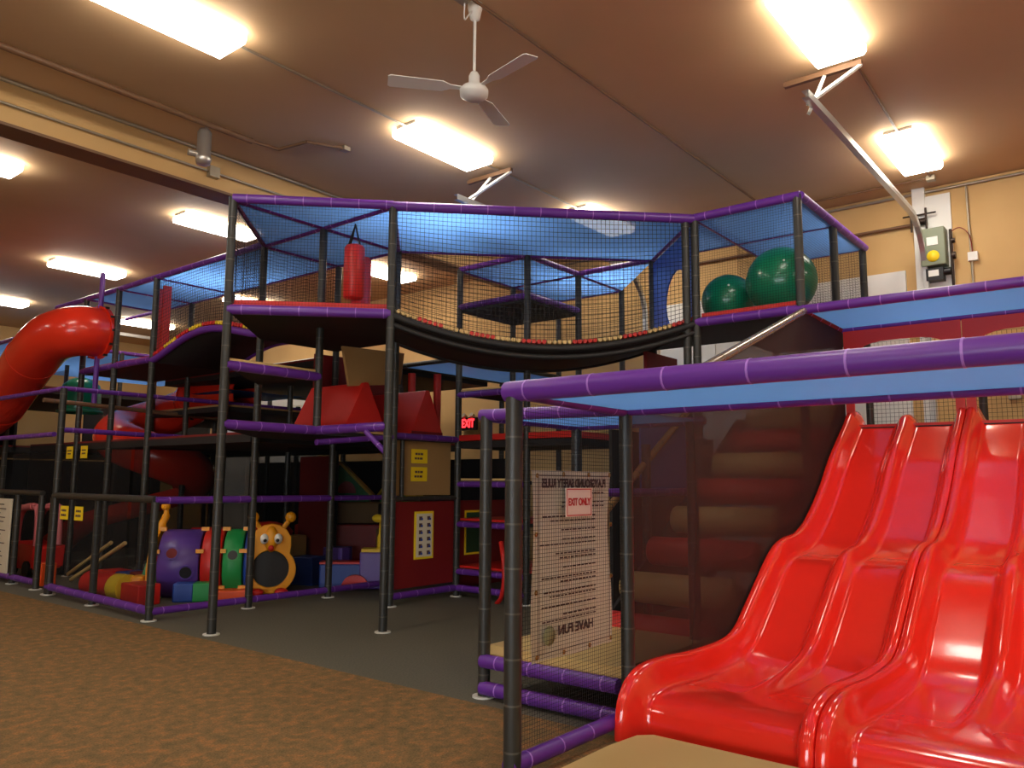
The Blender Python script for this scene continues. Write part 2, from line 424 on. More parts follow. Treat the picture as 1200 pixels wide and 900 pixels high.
conduit([(-4, 7.8, 5.42), (4.92, 7.8, 5.42)], 0.035, M_BROWNP, 'brown gas pipe hung under the ceiling at the upper left')
conduit([(4.92, 7.8, 5.42), (5.25, 7.75, 5.42), (5.35, 7.35, 5.44), (5.75, 7.2, 5.46)], 0.02, M_BROWNP, 'thin bent branch pipe at the end of the brown gas pipe', [((5.78, 7.2, 5.46), (0.09, 0.09, 0.05))])
conduit([(-4, 8.58, 5.47), (9, 8.58, 5.47)], 0.02, M_ALU, 'bare conduit in the corner between ceiling and beam')
conduit([(-4, 8.59, 5.24), (5.05, 8.59, 5.24), (9, 8.59, 5.24)], 0.016, M_ALU, 'bare conduit along the face of the tan beam', [((4.92, 8.58, 5.24), (0.13, 0.07, 0.13))])
T = Thing('vent_canister', 'silver canister hanging from the brown gas pipe near the beam', 'vent', (4.4, 7.88, 5.4))
mb = MB(); mb.lathe((4.4, 7.9, 5.0), [(0.0, 0), (0.07, 0.0), (0.085, 0.05), (0.085, 0.08), (0.075, 0.09), (0.075, 0.36), (0.05, 0.40), (0, 0.40)], 20); T.part('canister', mb, M_STEEL)
mb = MB(); mb.tube((4.4, 7.9, 5.1), (4.24, 7.94, 5.1), 0.035, 12); mb.tube((4.4, 7.86, 5.38), (4.4, 7.86, 5.46), 0.02, 8); T.part('elbow', mb, M_STEEL)

# ceiling fan ------------------------------------------------------
T = Thing('ceiling_fan', 'white ceiling fan on a long downrod between the two upper lights', 'fan', (4.62, 4.1, ZC))
FX, FY = 4.62, 4.13
mb = MB(); mb.lathe((FX, FY, ZC), [(0, 0), (0.062, 0), (0.062, -0.03), (0.04, -0.13), (0.014, -0.15), (0, -0.15)], 20); T.part('canopy_cup', mb, M_WHITE)
mb = MB(); mb.tube((FX, FY, ZC-0.12), (FX, FY, 4.9), 0.0125, 12); T.part('downrod', mb, M_WHITE)
mb = MB(); mb.lathe((FX, FY, 4.70), [(0, -0.03), (0.07, -0.03), (0.085, -0.015), (0.115, 0.0), (0.118, 0.045), (0.10, 0.07), (0.045, 0.09), (0.045, 0.17), (0.03, 0.2), (0, 0.2)], 24); hub = T.part('motor', mb, M_WHITE)
for k in range(3):
    a = math.radians(20+120*k); d = Vector((math.cos(a), math.sin(a), 0)); s_ = Vector((-math.sin(a), math.cos(a), 0))
    mb = MB(); up = Vector((0, 0, 1))
    o_ = Vector((FX, FY, 4.755)); pts = []
    P_ = [(0.10, -0.02), (0.2, -0.03), (0.26, -0.065), (0.68, -0.075), (0.70, -0.06), (0.70, 0.06), (0.68, 0.075), (0.26, 0.065), (0.2, 0.03), (0.10, 0.02)]
    mb.prism([o_+d*x+s_*y+up*y*0.15 for x, y in P_], (0, 0, 0.006)); T.part('blade', mb, M_WHITE)
mb = MB(); mb.path(catmull([(4.46, 4.1, 5.43), (4.48, 4.12, 5.30), (4.53, 4.12, 5.36), (4.58, 4.13, 5.42)], 5), 0.006, 6); T.part('cord', mb, M_WHITE)

# wall equipment ---------------------------------------------------
T = Thing('door_opener', 'grey-green garage door opener box with a yellow oval sticker on the right wall', 'motor box', (X1, 2.04, 4.3))
mb = MB(); mb.box((X1-0.02, 2.02, 4.75), (0.04, 0.36, 1.25)); T.part('mounting_board', mb, M_WHITE, 'white mounting board')
mb = MB(); mb.box((X1-0.14, 2.04, 4.63), (0.22, 0.29, 0.50)); T.part('casing', mb, M_GREYG, bevel=0.012)
mb = MB(); mb.box((X1-0.255, 2.04, 4.70), (0.006, 0.13, 0.11)); T.part('white_label', mb, M_WHITE)
mb = MB(); mb.lathe((X1-0.252, 2.04, 4.50), [(0, -0.004), (0.075, -0.004), (0.075, 0)], 20, axis='X'); T.part('yellow_sticker', mb, M_SIGNY)
mb = MB(); mb.box((X1-0.14, 2.04, 4.27), (0.16, 0.2, 0.16)); mb.tube((X1-0.14, 1.94, 4.3), (X1-0.14, 1.86, 4.3), 0.05, 10); T.part('motor', mb, M_BLK)
mb = MB(); mb.box((X1-0.228, 2.05, 4.28), (0.006, 0.12, 0.08)); T.part('plate', mb, M_WHITE)
mb = MB()
mb.tube((X1-0.1, 1.85, 4.0), (X1-0.1, 1.85, 4.86), 0.018, 8); mb.tube((X1-0.12, 1.84, 4.5), (X1-0.12, 1.80, 4.5), 0.05, 10); mb.tube((X1-0.12, 1.84, 4.7), (X1-0.12, 1.8, 4.7), 0.035, 10)
T.part('gear', mb, M_SCREW)
mb = MB(); mb.path(catmull([(X1-0.1, 1.86, 4.82), (X1-0.1, 1.74, 4.86), (X1-0.09, 1.64, 4.74), (X1-0.06, 1.62, 4.5)], 6), 0.007, 6); T.part('cable', mb, M_DRED)
T = Thing('chain_hoist', 'slim dark chain hoist shaft beside the white wall column', 'hoist', (X1, 2.3, 4.5))
mb = MB(); mb.tube((X1-0.12, 2.12, 4.3), (X1-0.12, 2.12, 5.2), 0.014, 8); mb.tube((X1-0.12, 2.3, 4.9), (X1-0.12, 2.3, 5.2), 0.014, 8)
mb.tube((X1-0.12, 2.0, 5.12), (X1-0.12, 2.4, 5.12), 0.012, 8); T.part('shaft', mb, M_SCREW)
mb = MB(); mb.tube((X1-0.12, 2.13, 5.02), (X1-0.12, 2.24, 5.02), 0.05, 14); T.part('sprocket', mb, M_SCREW)
T = Thing('wall_conduit', 'vertical wall conduit with a small white junction box at the far right', 'conduit', (X1, 1.6, 0))
mb = MB(); mb.tube((X1-0.03, 1.62, 2.3), (X1-0.03, 1.65, 5.42), 0.014, 8); T.part('pipe', mb, M_ALU)
mb = MB(); mb.box((X1-0.04, 1.62, 4.47), (0.07, 0.11, 0.11)); T.part('box', mb, M_WHITE, 'white junction box')
T = Thing('socket_box', 'small grey socket box on the wall seen above the slide top at right', 'socket', (X1, 1.2, 2.7))
mb = MB(); mb.box((X1-0.05, 1.27, 2.66), (0.08, 0.14, 0.11)); T.part('box', mb, M_ALU, bevel=0.01)
mb = MB(); mb.tube((X1-0.03, 1.2, 2.68), (X1-0.03, -1.0, 2.72), 0.013, 8); T.part('pipe', mb, M_STEEL)
T = Thing('exit_sign', 'small lit red EXIT sign on the back wall under the swing bridge', 'sign', (X1-0.05, 10.1, 2.55))
mb = MB(); mb.box((X1-0.06, 10.22, 2.67), (0.06, 0.4, 0.24)); T.part('housing', mb, M_BLK)
mb = MB(); mb.tube((X1-0.06, 10.12, 2.8), (X1-0.12, 10.12, 2.84), 0.05, 10); mb.tube((X1-0.06, 10.32, 2.8), (X1-0.12, 10.32, 2.84), 0.05, 10); T.part('emergency_lamp', mb, M_ALU)
text_mesh('EXIT', 0.22, (X1-0.094, 10.22, 2.67), (0, -1, 0), (0, 0, 1), M_EXIT, 'letters', T, bold=0.008, width=0.32)

# ================================================================ SLIDES (largest objects first)
RIDGE = catmull([(9.75, 0, 2.40), (9.58, 0, 2.40), (9.44, 0, 2.36), (9.3, 0, 2.25), (8.77, 0, 1.88), (8.37, 0, 1.54), (7.95, 0, 1.26), (7.6, 0, 1.12), (7.2, 0, 1.07), (6.92, 0, 0.96),
                 (6.45, 0, 0.63), (6.18, 0, 0.45), (5.9, 0, 0.385), (5.37, 0, 0.385), (4.99, 0, 0.41), (4.71, 0, 0.41), (4.52, 0, 0.36), (4.41, 0, 0.25), (4.37, 0, 0.12), (4.365, 0, 0.0)], 6)
def double_slide(label, y_hi, y_lo, sub):
    """two-lane wave slide between y_hi (left edge) and y_lo"""
    T = Thing('wave_slide', label, 'slide', (4.4, (y_hi+y_lo)/2, 0))
    W = y_hi-y_lo; ymid = (y_hi+y_lo)/2
    n = len(RIDGE); nor = []
    for i in range(n):
        t = (RIDGE[min(i+1, n-1)]-RIDGE[max(i-1, 0)]).normalized(); nor.append(Vector((t.z, 0, -t.x)))
    # upward normals (path runs towards -x)
    nor = [v if v.z > 0 or (abs(v.z) < 0.3 and v.x < 0) else -v for v in nor]
    ys = []
    def seq(a, b, k): return [a+(b-a)*i/k for i in range(k)]
    def rib(d, full):   # height of the rim above the lane bed, d metres from its centre line
        return full*(1-smooth(0.018, 0.115, abs(d)))
    NA = 64
    vs = []; rows = []
    for i in range(n):
        p = RIDGE[i]; nn = nor[i]; row = []
        full = 0.17
        mid = 0.105*smooth(4.95, 6.2, p.x)
        depth = full
        if p.z < 0.12: pass
        for k in range(NA+1):
            y = y_hi-W*k/NA
            dl = y_hi-0.035-y; dr = y-(y_lo+0.035); dm = y-ymid
            h = max(rib(max(dl, 0), full), rib(max(dr, 0), full), rib(dm, mid))
            # gentle dish in each lane
            off = -(depth-h)
            edge = 0
            if k == 0 or k == NA: off -= 0.02
            q = p+nn*off; q.y = y
            if q.z < 0.0: q.z = 0.0
            row.append(q)
        rows.append(row)
    mb = MB(); vs = [q for r in rows for q in r]; S = NA+1
    mb.add(vs, [(i*S+k, (i+1)*S+k, (i+1)*S+k+1, i*S+k+1) for i in range(n-1) for k in range(NA)], 0, True)
    # skirts down both long sides
    for k in (0, NA):
        sg = 1 if k == 0 else -1
        a = [r[k] for r in rows]; b = [r[k]+Vector((0, sg*0.006, 0))-nor[i]*0.05 for i, r in enumerate(rows)]; c = [r[k]+Vector((0, sg*0.006, 0))-nor[i]*0.17 for i, r in enumerate(rows)]
        for r in (b, c):
            for q in r: q.z = max(q.z, 0.0)
        vv = a+b+c; m_ = len(a)
        mb.add(vv, [(i, i+1, m_+i+1, m_+i) if sg < 0 else (i, m_+i, m_+i+1, i+1) for i in range(m_-1)], 0, True)
        mb.add(vv, [(m_+i, m_+i+1, 2*m_+i+1, 2*m_+i) if sg < 0 else (m_+i, 2*m_+i, 2*m_+i+1, m_+i+1) for i in range(m_-1)], 0, True)
    o = T.part('slide_bed', mb, M_SLIDE)
    for k in range(3):
        f = MB()
        xx = (8.9, 7.4, 5.6)[k]; zz = (1.45, 0.75, 0.12)[k]
        f.box((xx, ymid, zz/2), (0.06, 0.06, zz)); f.box((xx, ymid, zz), (0.06, W-0.2, 0.06)); T.part('support_leg', f, M_BLACK)
    return T
double_slide('left two-lane glossy red wave slide, next to the dark side net', 2.70, 1.50, 0)
double_slide('right two-lane glossy red wave slide, cut by the right picture edge', 1.49, 0.29, 1)

T = Thing('landing_mat', 'beige foam mat on the floor at the foot of the red slides', 'mat', (3.5, 1.3, 0))
mb = MB(); mb.plate([(4.33, 2.40), (4.26, 2.47), (4.0, 2.50), (3.2, 2.50), (3.2, -0.4), (4.33, -0.4)], 0.0, 0.10); T.part('pad', mb, M_TAN, bevel=0.02)

# ---- slide canopy frame (foreground) and upper slide deck
T = Thing('slide_canopy', 'purple and blue canopy frame around the red wave slides with dark side net', 'play frame', (GX(-1), GY(-4), 0))
ZF = 2.03
post(T, GX(-1)+0.03, GY(-4), 0, ZF, 0.048, seg=20)
post(T, GX(0), GY(-4), 0, ZF, 0.045, seg=20)
post(T, GX(-1), GY(-7), 0, ZF); post(T, GX(0), GY(-7), 0, ZF)
rail(T, g(-1, -4, ZF)+Vector((0.03, 0.05, 0.03)), g(-1, -7, ZF+0.03), 0.058, ring=0.42)
rail(T, g(0, -4, ZF+0.02), g(0, -7, ZF+0.02), 0.045)
rail(T, g(-1, -4, ZF+0.03), g(0, -4, ZF+0.01), 0.042)
rail(T, g(-1, -4, 0.09), g(0, -4, 0.09), 0.045)
canopy(T, [g(-1, -4, ZF+0.02), g(0, -4, ZF+0.02), g(0, -7, ZF+0.02), g(-1, -7, ZF+0.02)])
post(T, GX(3), GY(-7), 0, 3.36); post(T, GX(4), GY(-7), 0, 3.36)
rail(T, g(3, -4, 3.37), g(3, -7, 3.37), 0.05)
rail(T, g(4, -4, 3.34), g(4, -7, 3.34), 0.04)
rail(T, g(3, -4, 3.36), g(4, -4, 3.34), 0.038, [M_DRED, M_TIEP])
canopy(T, [g(3, -4, 3.36), g(4, -4, 3.36), g(4, -7, 3.36), g(3, -7, 3.36)])
rail(T, g(3, -4, 3.36), g(0.05, -4, ZF+0.02), 0.04, [M_SILV, M_TIEG], name='slope_rail', label='shiny sloping pipe rail')
# top platform behind the slide mouths and the arched red fascia
deck(T, [(GX(4), GY(-4)), (GX(5), GY(-4)), (GX(5), GY(-7)), (GX(4), GY(-7))], 2.2)
for j in (-5, -6, -7):
    post(T, GX(5), GY(j)+0.0, 0, 3.36)
def fascia(y_hi, y_lo):
    mb = MB(); x = GX(4)-0.03; z0, z1 = 2.3, 3.31
    def leg(w): return w
    n = 14; a0 = y_hi-0.09; a1 = y_lo+0.09; mid = (a0+a1)/2
    top = [(y_hi, z1), (y_lo, z1)]
    hole = []
    for k in range(n+1):
        t = PI*k/n
        hole.append((mid+(a0-a1)/2*math.copysign(abs(math.cos(t))**0.6, math.cos(t)), 2.83+0.34*math.sin(t)**0.6))
    # legs and arch strips as quads
    outer = [(y_hi, z0)]+[(y_hi+(y_lo-y_hi)*k/n, z1) for k in range(n+1)]+[(y_lo, z0)]
    inner = [(a0, z0)]+hole+[(a1, z0)]
    N_ = len(outer)
    V_ = [Vector((x, y, z)) for y, z in outer]+[Vector((x, y, z)) for y, z in inner]+[Vector((x+0.03, y, z)) for y, z in outer]+[Vector((x+0.03, y, z)) for y, z in inner]
    F = []
    for i in range(N_-1):
        F += [(i, i+1, N_+i+1, N_+i), (2*N_+i, 3*N_+i, 3*N_+i+1, 2*N_+i+1), (N_+i, N_+i+1, 3*N_+i+1, 3*N_+i), (i, 2*N_+i, 2*N_+i+1, i+1)]
    F += [(0, N_, 3*N_, 2*N_), (N_-1, 3*N_-1, 4*N_-1, 2*N_-1)]
    mb.add(V_, F); T.part('arched_panel', mb, M_RED, 'glossy red panel with an arched opening')
fascia(2.70, 1.50); fascia(1.49, 0.29); fascia(0.28, -0.9)
yy = GY(-4); ys_ = yy-0.016
screen(T, [(GX(0)+0.06, ys_, 0.05), (GX(0)+0.06, ys_, ZF), (GX(3), ys_, 3.33), (GX(4), ys_, 3.31), (GX(4), ys_, 0.05)][::-1], M_SCREEN)
net(T, (GX(5), GY(-4), 2.25), (GX(5), GY(-7), 2.25), (GX(5), GY(-7), 3.36), (GX(5), GY(-4), 3.36), 0.05, 0.002)

# ---- exit landing with net, banner and small sign
T = Thing('exit_landing', 'low beige exit landing under a small blue canopy, behind the rules banner', 'play frame', (GX(0), GY(-3), 0))
post(T, GX(0), GY(-3)-0.0, 0, 2.06, seg=16); post(T, GX(1), GY(-3), 0, 2.06); post(T, GX(1), GY(-4)+0.12, 0, 2.06)
rail(T, g(0, -3, 2.07)+Vector((0, 0.05, 0)), g(0, -4, 2.05), 0.045)
rail(T, g(1, -3, 2.05), g(1, -4, 2.05), 0.035); rail(T, g(0, -3, 2.05), g(1, -3, 2.05), 0.035); 
canopy(T, [g(0, -3, 2.06), g(1, -3, 2.06), g(1, -4, 2.06), g(0, -4, 2.06)])
rail(T, g(0, -3, 0.26)+Vector((-0.02, 0, 0)), g(0, -4, 0.26)+Vector((-0.02, 0.06, 0)), 0.05)
rail(T, g(0, -3, 0.07)+Vector((-0.02, 0, 0)), g(0, -4, 0.07)+Vector((-0.02, 0.06, 0)), 0.05)
rail(T, g(0, -3, 0.26), g(1, -3, 0.26), 0.045)
mb = MB(); mb.plate([(GX(0)+0.02, GY(-3)-0.02), (GX(1.2), GY(-3)-0.02), (GX(1.2), GY(-4)+0.05), (GX(0)+0.02, GY(-4)+0.05)], 0.27, 0.37); T.part('foam_pad', mb, M_TAN, 'beige foam pad', bevel=0.012)
mb_c = 0.0215
net(T, (GX(-1)+0.07, yy, 0.15), (GX(0)-0.04, yy, 0.15), (GX(0)-0.04, yy, 2.0), (GX(-1)+0.07, yy, 2.0), 0.022, 0.0011)

# rules banner hung on the far side of the net, seen from behind
BY = yy+0.02
def ban(x, z): return (x, BY, z)
T = Thing('rules_banner', 'tall cream banner of mirrored playground rules hanging on the exit net', 'banner', (4.02, BY, 0.56))
mb = MB(); nx, nz = 8, 16; vs = []
for i in range(nz+1):
    z = 0.565+(1.63-0.565)*i/nz
    wv = 0.5*math.sin(i/nz*5.0)*0.012
    for k in range(nx+1):
        t = k/nx; x = 3.615+wv+(4.435-3.615+0.02*math.cos(i/nz*6)-wv)*t
        vs.append((x, BY+0.012*math.sin(t*9+i*0.4), z))
mb.add(vs, [(i*(nx+1)+k, i*(nx+1)+k+1, (i+1)*(nx+1)+k+1, (i+1)*(nx+1)+k) for i in range(nz) for k in range(nx)], 0, True)
T.part('cloth', mb, M_PAPER)
cm = (4.03, BY-0.016, 0)
text_mesh('PLAYGROUND SAFETY RULES', 0.07, (4.025, BY-0.016, 1.555), (-1, 0, 0), (0, 0, 1), M_INK, 'heading', T, bold=0.003, width=0.68)
text_mesh('HAVE FUN', 0.075, (4.03, BY-0.016, 0.715), (-1, 0, 0), (0, 0, 1), M_INK, 'closing_line', T, bold=0.002, width=0.36)
rr = random.Random(3); z = 1.50; mb = MB(); q = 0
while z > 0.80:
    nl = 2 if q % 3 else 1
    for _ in range(nl):
        x = 4.34-0.10*(q > 1); xe = x-rr.uniform(0.3, 0.56)
        while x > xe:
            wd = rr.uniform(0.015, 0.045); mb.box((x-wd/2, BY-0.016, z), (wd, 0.001, 0.008)); x -= wd+0.010
        z -= 0.026
    z -= 0.028; q += 1
T.part('small_print', mb, M_INK, 'rows of illegible small print')
mb = MB()
for (x0, z0, x1, z1) in ((3.655, 0.61, 3.655, 1.60), (4.40, 0.61, 4.40, 1.60), (3.655, 1.60, 4.40, 1.60), (3.655, 0.61, 4.40, 0.61)):
    mb.box(((x0+x1)/2, BY-0.016, (z0+z1)/2), (abs(x1-x0)+0.004, 0.001, abs(z1-z0)+0.004))
T.part('border_line', mb, M_INK)
mb = MB(); mb.lathe((3.76, BY-0.015, 0.70), [(0, 0), (0.055, 0), (0.055, -0.002), (0, -0.002)], 20, axis='Y'); T.part('round_emblem', mb, mat('faded_green_print', rgb(165, 165, 120), 0.7), 'faded green round emblem')
for x, z_ in [(3.64, 1.60), (3.90, 1.61), (4.17, 1.61), (4.41, 1.61), (3.63, 1.27), (4.42, 1.30), (3.63, 0.95), (4.42, 0.98), (3.64, 0.60), (3.90, 0.59), (4.17, 0.59), (4.41, 0.60)]:
    mb = MB(); mb.lathe((x, BY-0.017, z_), [(0.005, 0), (0.014, 0), (0.014, -0.003), (0.005, -0.003)], 12, axis='Y'); T.part('grommet', mb, mat('brass', rgb(170, 130, 60), 0.3, metal=0.8) if x == 3.64 and z_ == 1.60 else bpy.data.materials['brass'])
T = Thing('exit_only_sign', 'small white and red EXIT ONLY sign in front of the rules banner', 'sign', (4.04, yy-0.02, 1.38))
mb = MB(); mb.box((4.04, yy-0.012, 1.445), (0.28, 0.004, 0.17)); T.part('plate', mb, mat('pinkish_white_plate', rgb(240, 215, 195), 0.5))
mb = MB()
for c, d in (((4.04, 1.522), (0.26, 0.006)), ((4.04, 1.368), (0.26, 0.006)), ((3.912, 1.445), (0.005, 0.155)), ((4.168, 1.445), (0.005, 0.155))): mb.box((c[0], yy-0.0145, c[1]), (d[0], 0.001, d[1]))
T.part('red_border', mb, M_REDINK)
text_mesh('EXIT ONLY', 0.06, (4.04, yy-0.0155, 1.445), (1, 0, 0), (0, 0, 1), M_REDINK, 'lettering', T, bold=0.002, width=0.235)

# ================================================================ FRONT BAG TOWER
Z1, Z15, Z2, Z3 = 2.15, 2.78, 3.38, 4.6
T = Thing('play_tower', 'tall front play tower with the red punching bag on its top deck', 'play tower', (GX(0), GY(0), 0))
post(T, GX(0), GY(0), 0, 4.62, seg=16); post(T, GX(1), GY(-1), 0, 4.62, seg=16)
for ij in ((1, 1), (2, 1), (2, 0)): post(T, GX(ij[0]), GY(ij[1]), 0, 4.6)
post(T, GX(1), GY(0), Z1, 4.6)
rail(T, g(0, 0, 4.61), g(1, -1, 4.61), 0.052)
dk = [M_PURP, M_TIEP]
rail(T, g(0, 0, 4.6), g(2, 0, 4.6), 0.035); rail(T, g(1, -1, 4.6), g(1, 1, 4.6), 0.04); rail(T, g(0, 0, 4.6), g(1, 1, 4.6), 0.035)
rail(T, g(1, 1, 4.6), g(2, 1, 4.6), 0.035); rail(T, g(2, 1, 4.6), g(2, 0, 4.6), 0.035); rail(T, g(2, 0, 4.6), g(1, -1, 4.6), 0.035)
for tri in ([(0, 0), (1, -1), (1, 0)], [(0, 0), (1, 0), (1, 1)], [(1, 0), (2, 0), (2, 1), (1, 1)], [(1, -1), (2, 0), (1, 0)]):
    canopy(T, [g(i, j, 4.6) for i, j in tri])
# upper deck
rail(T, g(0, 0, Z2), g(1, -1, Z2), 0.055)
deck(T, [(GX(0), GY(0)), (GX(1), GY(-1)), (GX(2), GY(0)), (GX(2), GY(1)), (GX(1), GY(1))], Z2+0.03, M_RED)
mb = MB(); mb.prism([g(0, 0, Z2+0.05)+Vector((0.07, 0, 0)), g(1, -1, Z2+0.05)+Vector((0, 0.07, 0)), g(1, -1, Z2+0.05)+Vector((0.1, 0.16, 0)), g(0, 0, Z2+0.05)+Vector((0.16, 0.1, 0))], (0, 0, 0.065)); T.part('foam_edge', mb, M_RED, 'red foam deck edge')
# netting of the top room
net(T, g(0, 0, Z2), g(1, -1, Z2), g(1, -1, 4.6), g(0, 0, 4.6), 0.035, 0.0013)
net(T, g(0, 0, Z2), g(1, 1, Z2), g(1, 1, 4.6), g(0, 0, 4.6), 0.035, 0.0025)
net(T, g(1, 1, Z2), g(2, 1, Z2), g(2, 1, 4.6), g(1, 1, 4.6), 0.045, 0.002)
# middle decks
rail(T, g(0, 0, Z1), g(1, 0, Z1), 0.052); rail(T, g(1, 0, Z1), g(1, -1, Z1), 0.052)
rail(T, g(2, 0, Z1-0.02), g(1, 0, Z1-0.14), 0.035); rail(T, g(1, -1, 1.85), g(1.35, -0.9, 2.1)+Vector((-0.5, 0.15, 0)), 0.03, name='brace')
deck(T, [(GX(0), GY(0)), (GX(1), GY(0)), (GX(3), GY(0)), (GX(3), GY(2.5)), (GX(1), GY(2.5)), (GX(1), GY(1))], Z1, M_TAN)
rail(T, g(0, 0, Z15), g(1, 0, Z15), 0.055)
deck(T, [(GX(0), GY(0)), (GX(1), GY(0)), (GX(1), GY(1))], Z15+0.05, M_TAN, 0.06)
rail(T, g(1, 1, 2.2), g(2, 1, 2.2), 0.04)
# slanting beige board under the top deck
mb = MB(); mb.prism([(6.27, 7.72, 3.22), (7.25, 7.66, 3.25), (7.25, 7.72, 2.84), (6.42, 7.76, 2.74)], (0.0, 0.04, 0.0)); T.part('kick_board', mb, M_TANB, 'tan slanting board')
for (xa, xb, yv) in ((6.75, 7.35, 8.9), (7.45, 8.2, 8.9)):
    mb = MB(); mb.box(((xa+xb)/2, yv, 2.75), (xb-xa, 0.05, 1.1)); T.part('back_panel', mb, M_DRED, 'dark red vinyl panel')

T = Thing('punching_bag', 'red punching bag hanging in the top room of the front tower', 'punching bag', (5.90, 7.11, 3.5))
bx, by_ = 5.90, 7.11
mb = MB(); mb.lathe((bx, by_, 3.66), [(0, -0.01), (0.10, 0.0), (0.118, 0.02), (0.12, 0.42), (0.118, 0.60), (0.10, 0.63), (0, 0.63)], 24); T.part('bag', mb, M_RED)
mb = MB(); mb.path([(bx-0.09, by_, 4.28), (bx, by_, 4.55), (bx+0.09, by_, 4.28)], 0.012, 6); mb.path([(bx, by_-0.09, 4.28), (bx, by_, 4.55), (bx, by_+0.09, 4.28)], 0.012, 6); T.part('strap', mb, M_BLACK)
T = Thing('foam_column', 'second red foam column half hidden behind the hanging punching bag', 'foam column', (6.29, 7.44, 3.44))
mb = MB(); mb.lathe((6.29, 7.44, 3.44), [(0, 0), (0.14, 0), (0.14, 0.26), (0.12, 0.28), (0.12, 0.82), (0.10, 0.85), (0, 0.85)], 20); T.part('pad', mb, M_RED)

# red A-shaped foam rollers on the middle deck
def tent(label, x0, x1, xr, ya, yb, z0, h):
    T = Thing('foam_wedge', label, 'foam wedge', ((x0+x1)/2, (ya+yb)/2, z0), 'red A-frame wedges on the middle deck')
    mb = MB(); mb.prism([(x0, ya, z0), (x1, ya, z0), (xr+0.03, ya, z0+h), (xr-0.03, ya, z0+h)], (0, yb-ya, 0)); T.part('wedge', mb, M_RED, bevel=0.015)
    mb = MB(); mb.box(((x0+x1)/2, ya-0.004, z0+0.03), (x1-x0-0.04, 0.004, 0.05)); T.part('strap', mb, M_DRED)
tent('red A-shaped foam wedge under the beige board, the left one of the pair', 6.28, 6.98, 6.63, 7.68, 8.75, Z1+0.03, 0.62)
tent('red A-shaped foam wedge right of the second tall post, the right one of the pair', 7.42, 8.05, 7.73, 7.69, 8.98, Z1+0.03, 0.62)

# ================================================================ NET BRIDGE
T = Thing('swing_bridge', 'sagging net bridge with red and tan rollers between the two upper towers', 'bridge', (GX(2), GY(-2), 3.0))
A, B_ = g(1, -1), g(3, -3); C_, D_ = g(2, 0), g(4, -2)
def sag(t): return Z2+0.03-0.33*4*t*(1-t)
NB = 30
front = [A.lerp(B_, k/NB)+Vector((0, 0, sag(k/NB))) for k in range(NB+1)]
backe = [C_.lerp(D_, k/NB)+Vector((0, 0, sag(k/NB))) for k in range(NB+1)]
mb = MB(); 
vs = front+backe+[p-Vector((0, 0, 0.05)) for p in front]+[p-Vector((0, 0, 0.05)) for p in backe]; n = NB+1
fs = []
for i in range(NB): fs += [(i, i+1, n+i+1, n+i), (2*n+i, 3*n+i, 3*n+i+1, 2*n+i+1), (i, 2*n+i, 2*n+i+1, i+1), (n+i, n+i+1, 3*n+i+1, 3*n+i)]
mb.add(vs, fs, 0, True); T.part('bridge_bed', mb, M_UNDER, 'black bridge bed')
for off, r_ in ((0.0, 0.04), (-0.1, 0.03)):
    mb = MB(); mb.path([p+Vector((0, 0, off-0.04)) for p in front], r_, 10); T.part('edge_rope', mb, M_BLACK, 'thick black edge')
mb = MB(); mb.path([p+Vector((0, 0, -0.04)) for p in backe], 0.04, 10); T.part('edge_rope', mb, M_BLACK, 'thick black edge')
NR = 60
for k in range(NR):
    t = (k+0.5)/NR; p = A.lerp(B_, t)+Vector((0, 0, sag(t)+0.035)); q = C_.lerp(D_, t)+Vector((0, 0, sag(t)+0.035))
    mb = MB(); mb.tube(p, q, 0.025, 8); red = (k//5) % 2 == 1
    T.part('roller', mb, M_RED if red else M_TAN, 'red roller' if red else 'tan roller')
rail(T, g(1, -1, 4.6), g(3, -3, 4.6), 0.055); rail(T, g(2, 0, 4.6), g(4, -2, 4.6), 0.035)
rail(T, g(3, -3, 4.6), g(4, -2, 4.6), 0.035)
canopy(T, [g(1, -1, 4.6), g(2, 0, 4.6), g(4, -2, 4.6), g(3, -3, 4.6)])
def sag_net(P, Q):
    mb = MB(); L_ = (Q-P).length; nu = int(L_/0.05); nz = 27
    def pt(t, s):
        z0 = sag(t); return P.lerp(Q, t)+Vector((0, 0, z0+(4.6-z0)*s))
    for i in range(nu+1): mb.bar(pt(i/nu, 0), pt(i/nu, 1), 0.0027)
    for s in range(nz+1):
        for i in range(24): mb.bar(pt(i/24, s/nz), pt((i+1)/24, s/nz), 0.0027)
    T.part('net', mb, M_NETB, 'black square net')
sag_net(A, B_); sag_net(C_, D_)
# blue vinyl end panel with a crawl hole
P0, P1_ = g(3, -3), g(4, -2); mb = MB(); dv = P1_-P0
n = 16; outer = []; inner = []
for k in range(n):
    a = 2*PI*k/n+PI/4
    cxp, czp = math.cos(a), math.sin(a); m_ = max(abs(cxp), abs(czp))
    outer.append((0.5+0.48*cxp/m_, 3.98+0.56*czp/m_)); inner.append((0.42+0.26*cxp, 3.82+0.36*czp))
def pp(u, z, d=0): return P0+dv*u+Vector((d*0.7, -d*0.7, z))
vs = [pp(u, z) for u, z in outer]+[pp(u, z) for u, z in inner]+[pp(u, z, 0.02) for u, z in outer]+[pp(u, z, 0.02) for u, z in inner]
fs = []
for i in range(n):
    k = (i+1) % n; fs += [(i, k, n+k, n+i), (2*n+i, 3*n+i, 3*n+k, 2*n+k), (n+i, n+k, 3*n+k, 3*n+i), (i, 2*n+i, 2*n+k, k)]
mb.add(vs, fs); T.part('end_panel', mb, M_BLUEV, 'blue vinyl end panel with a crawl hole')

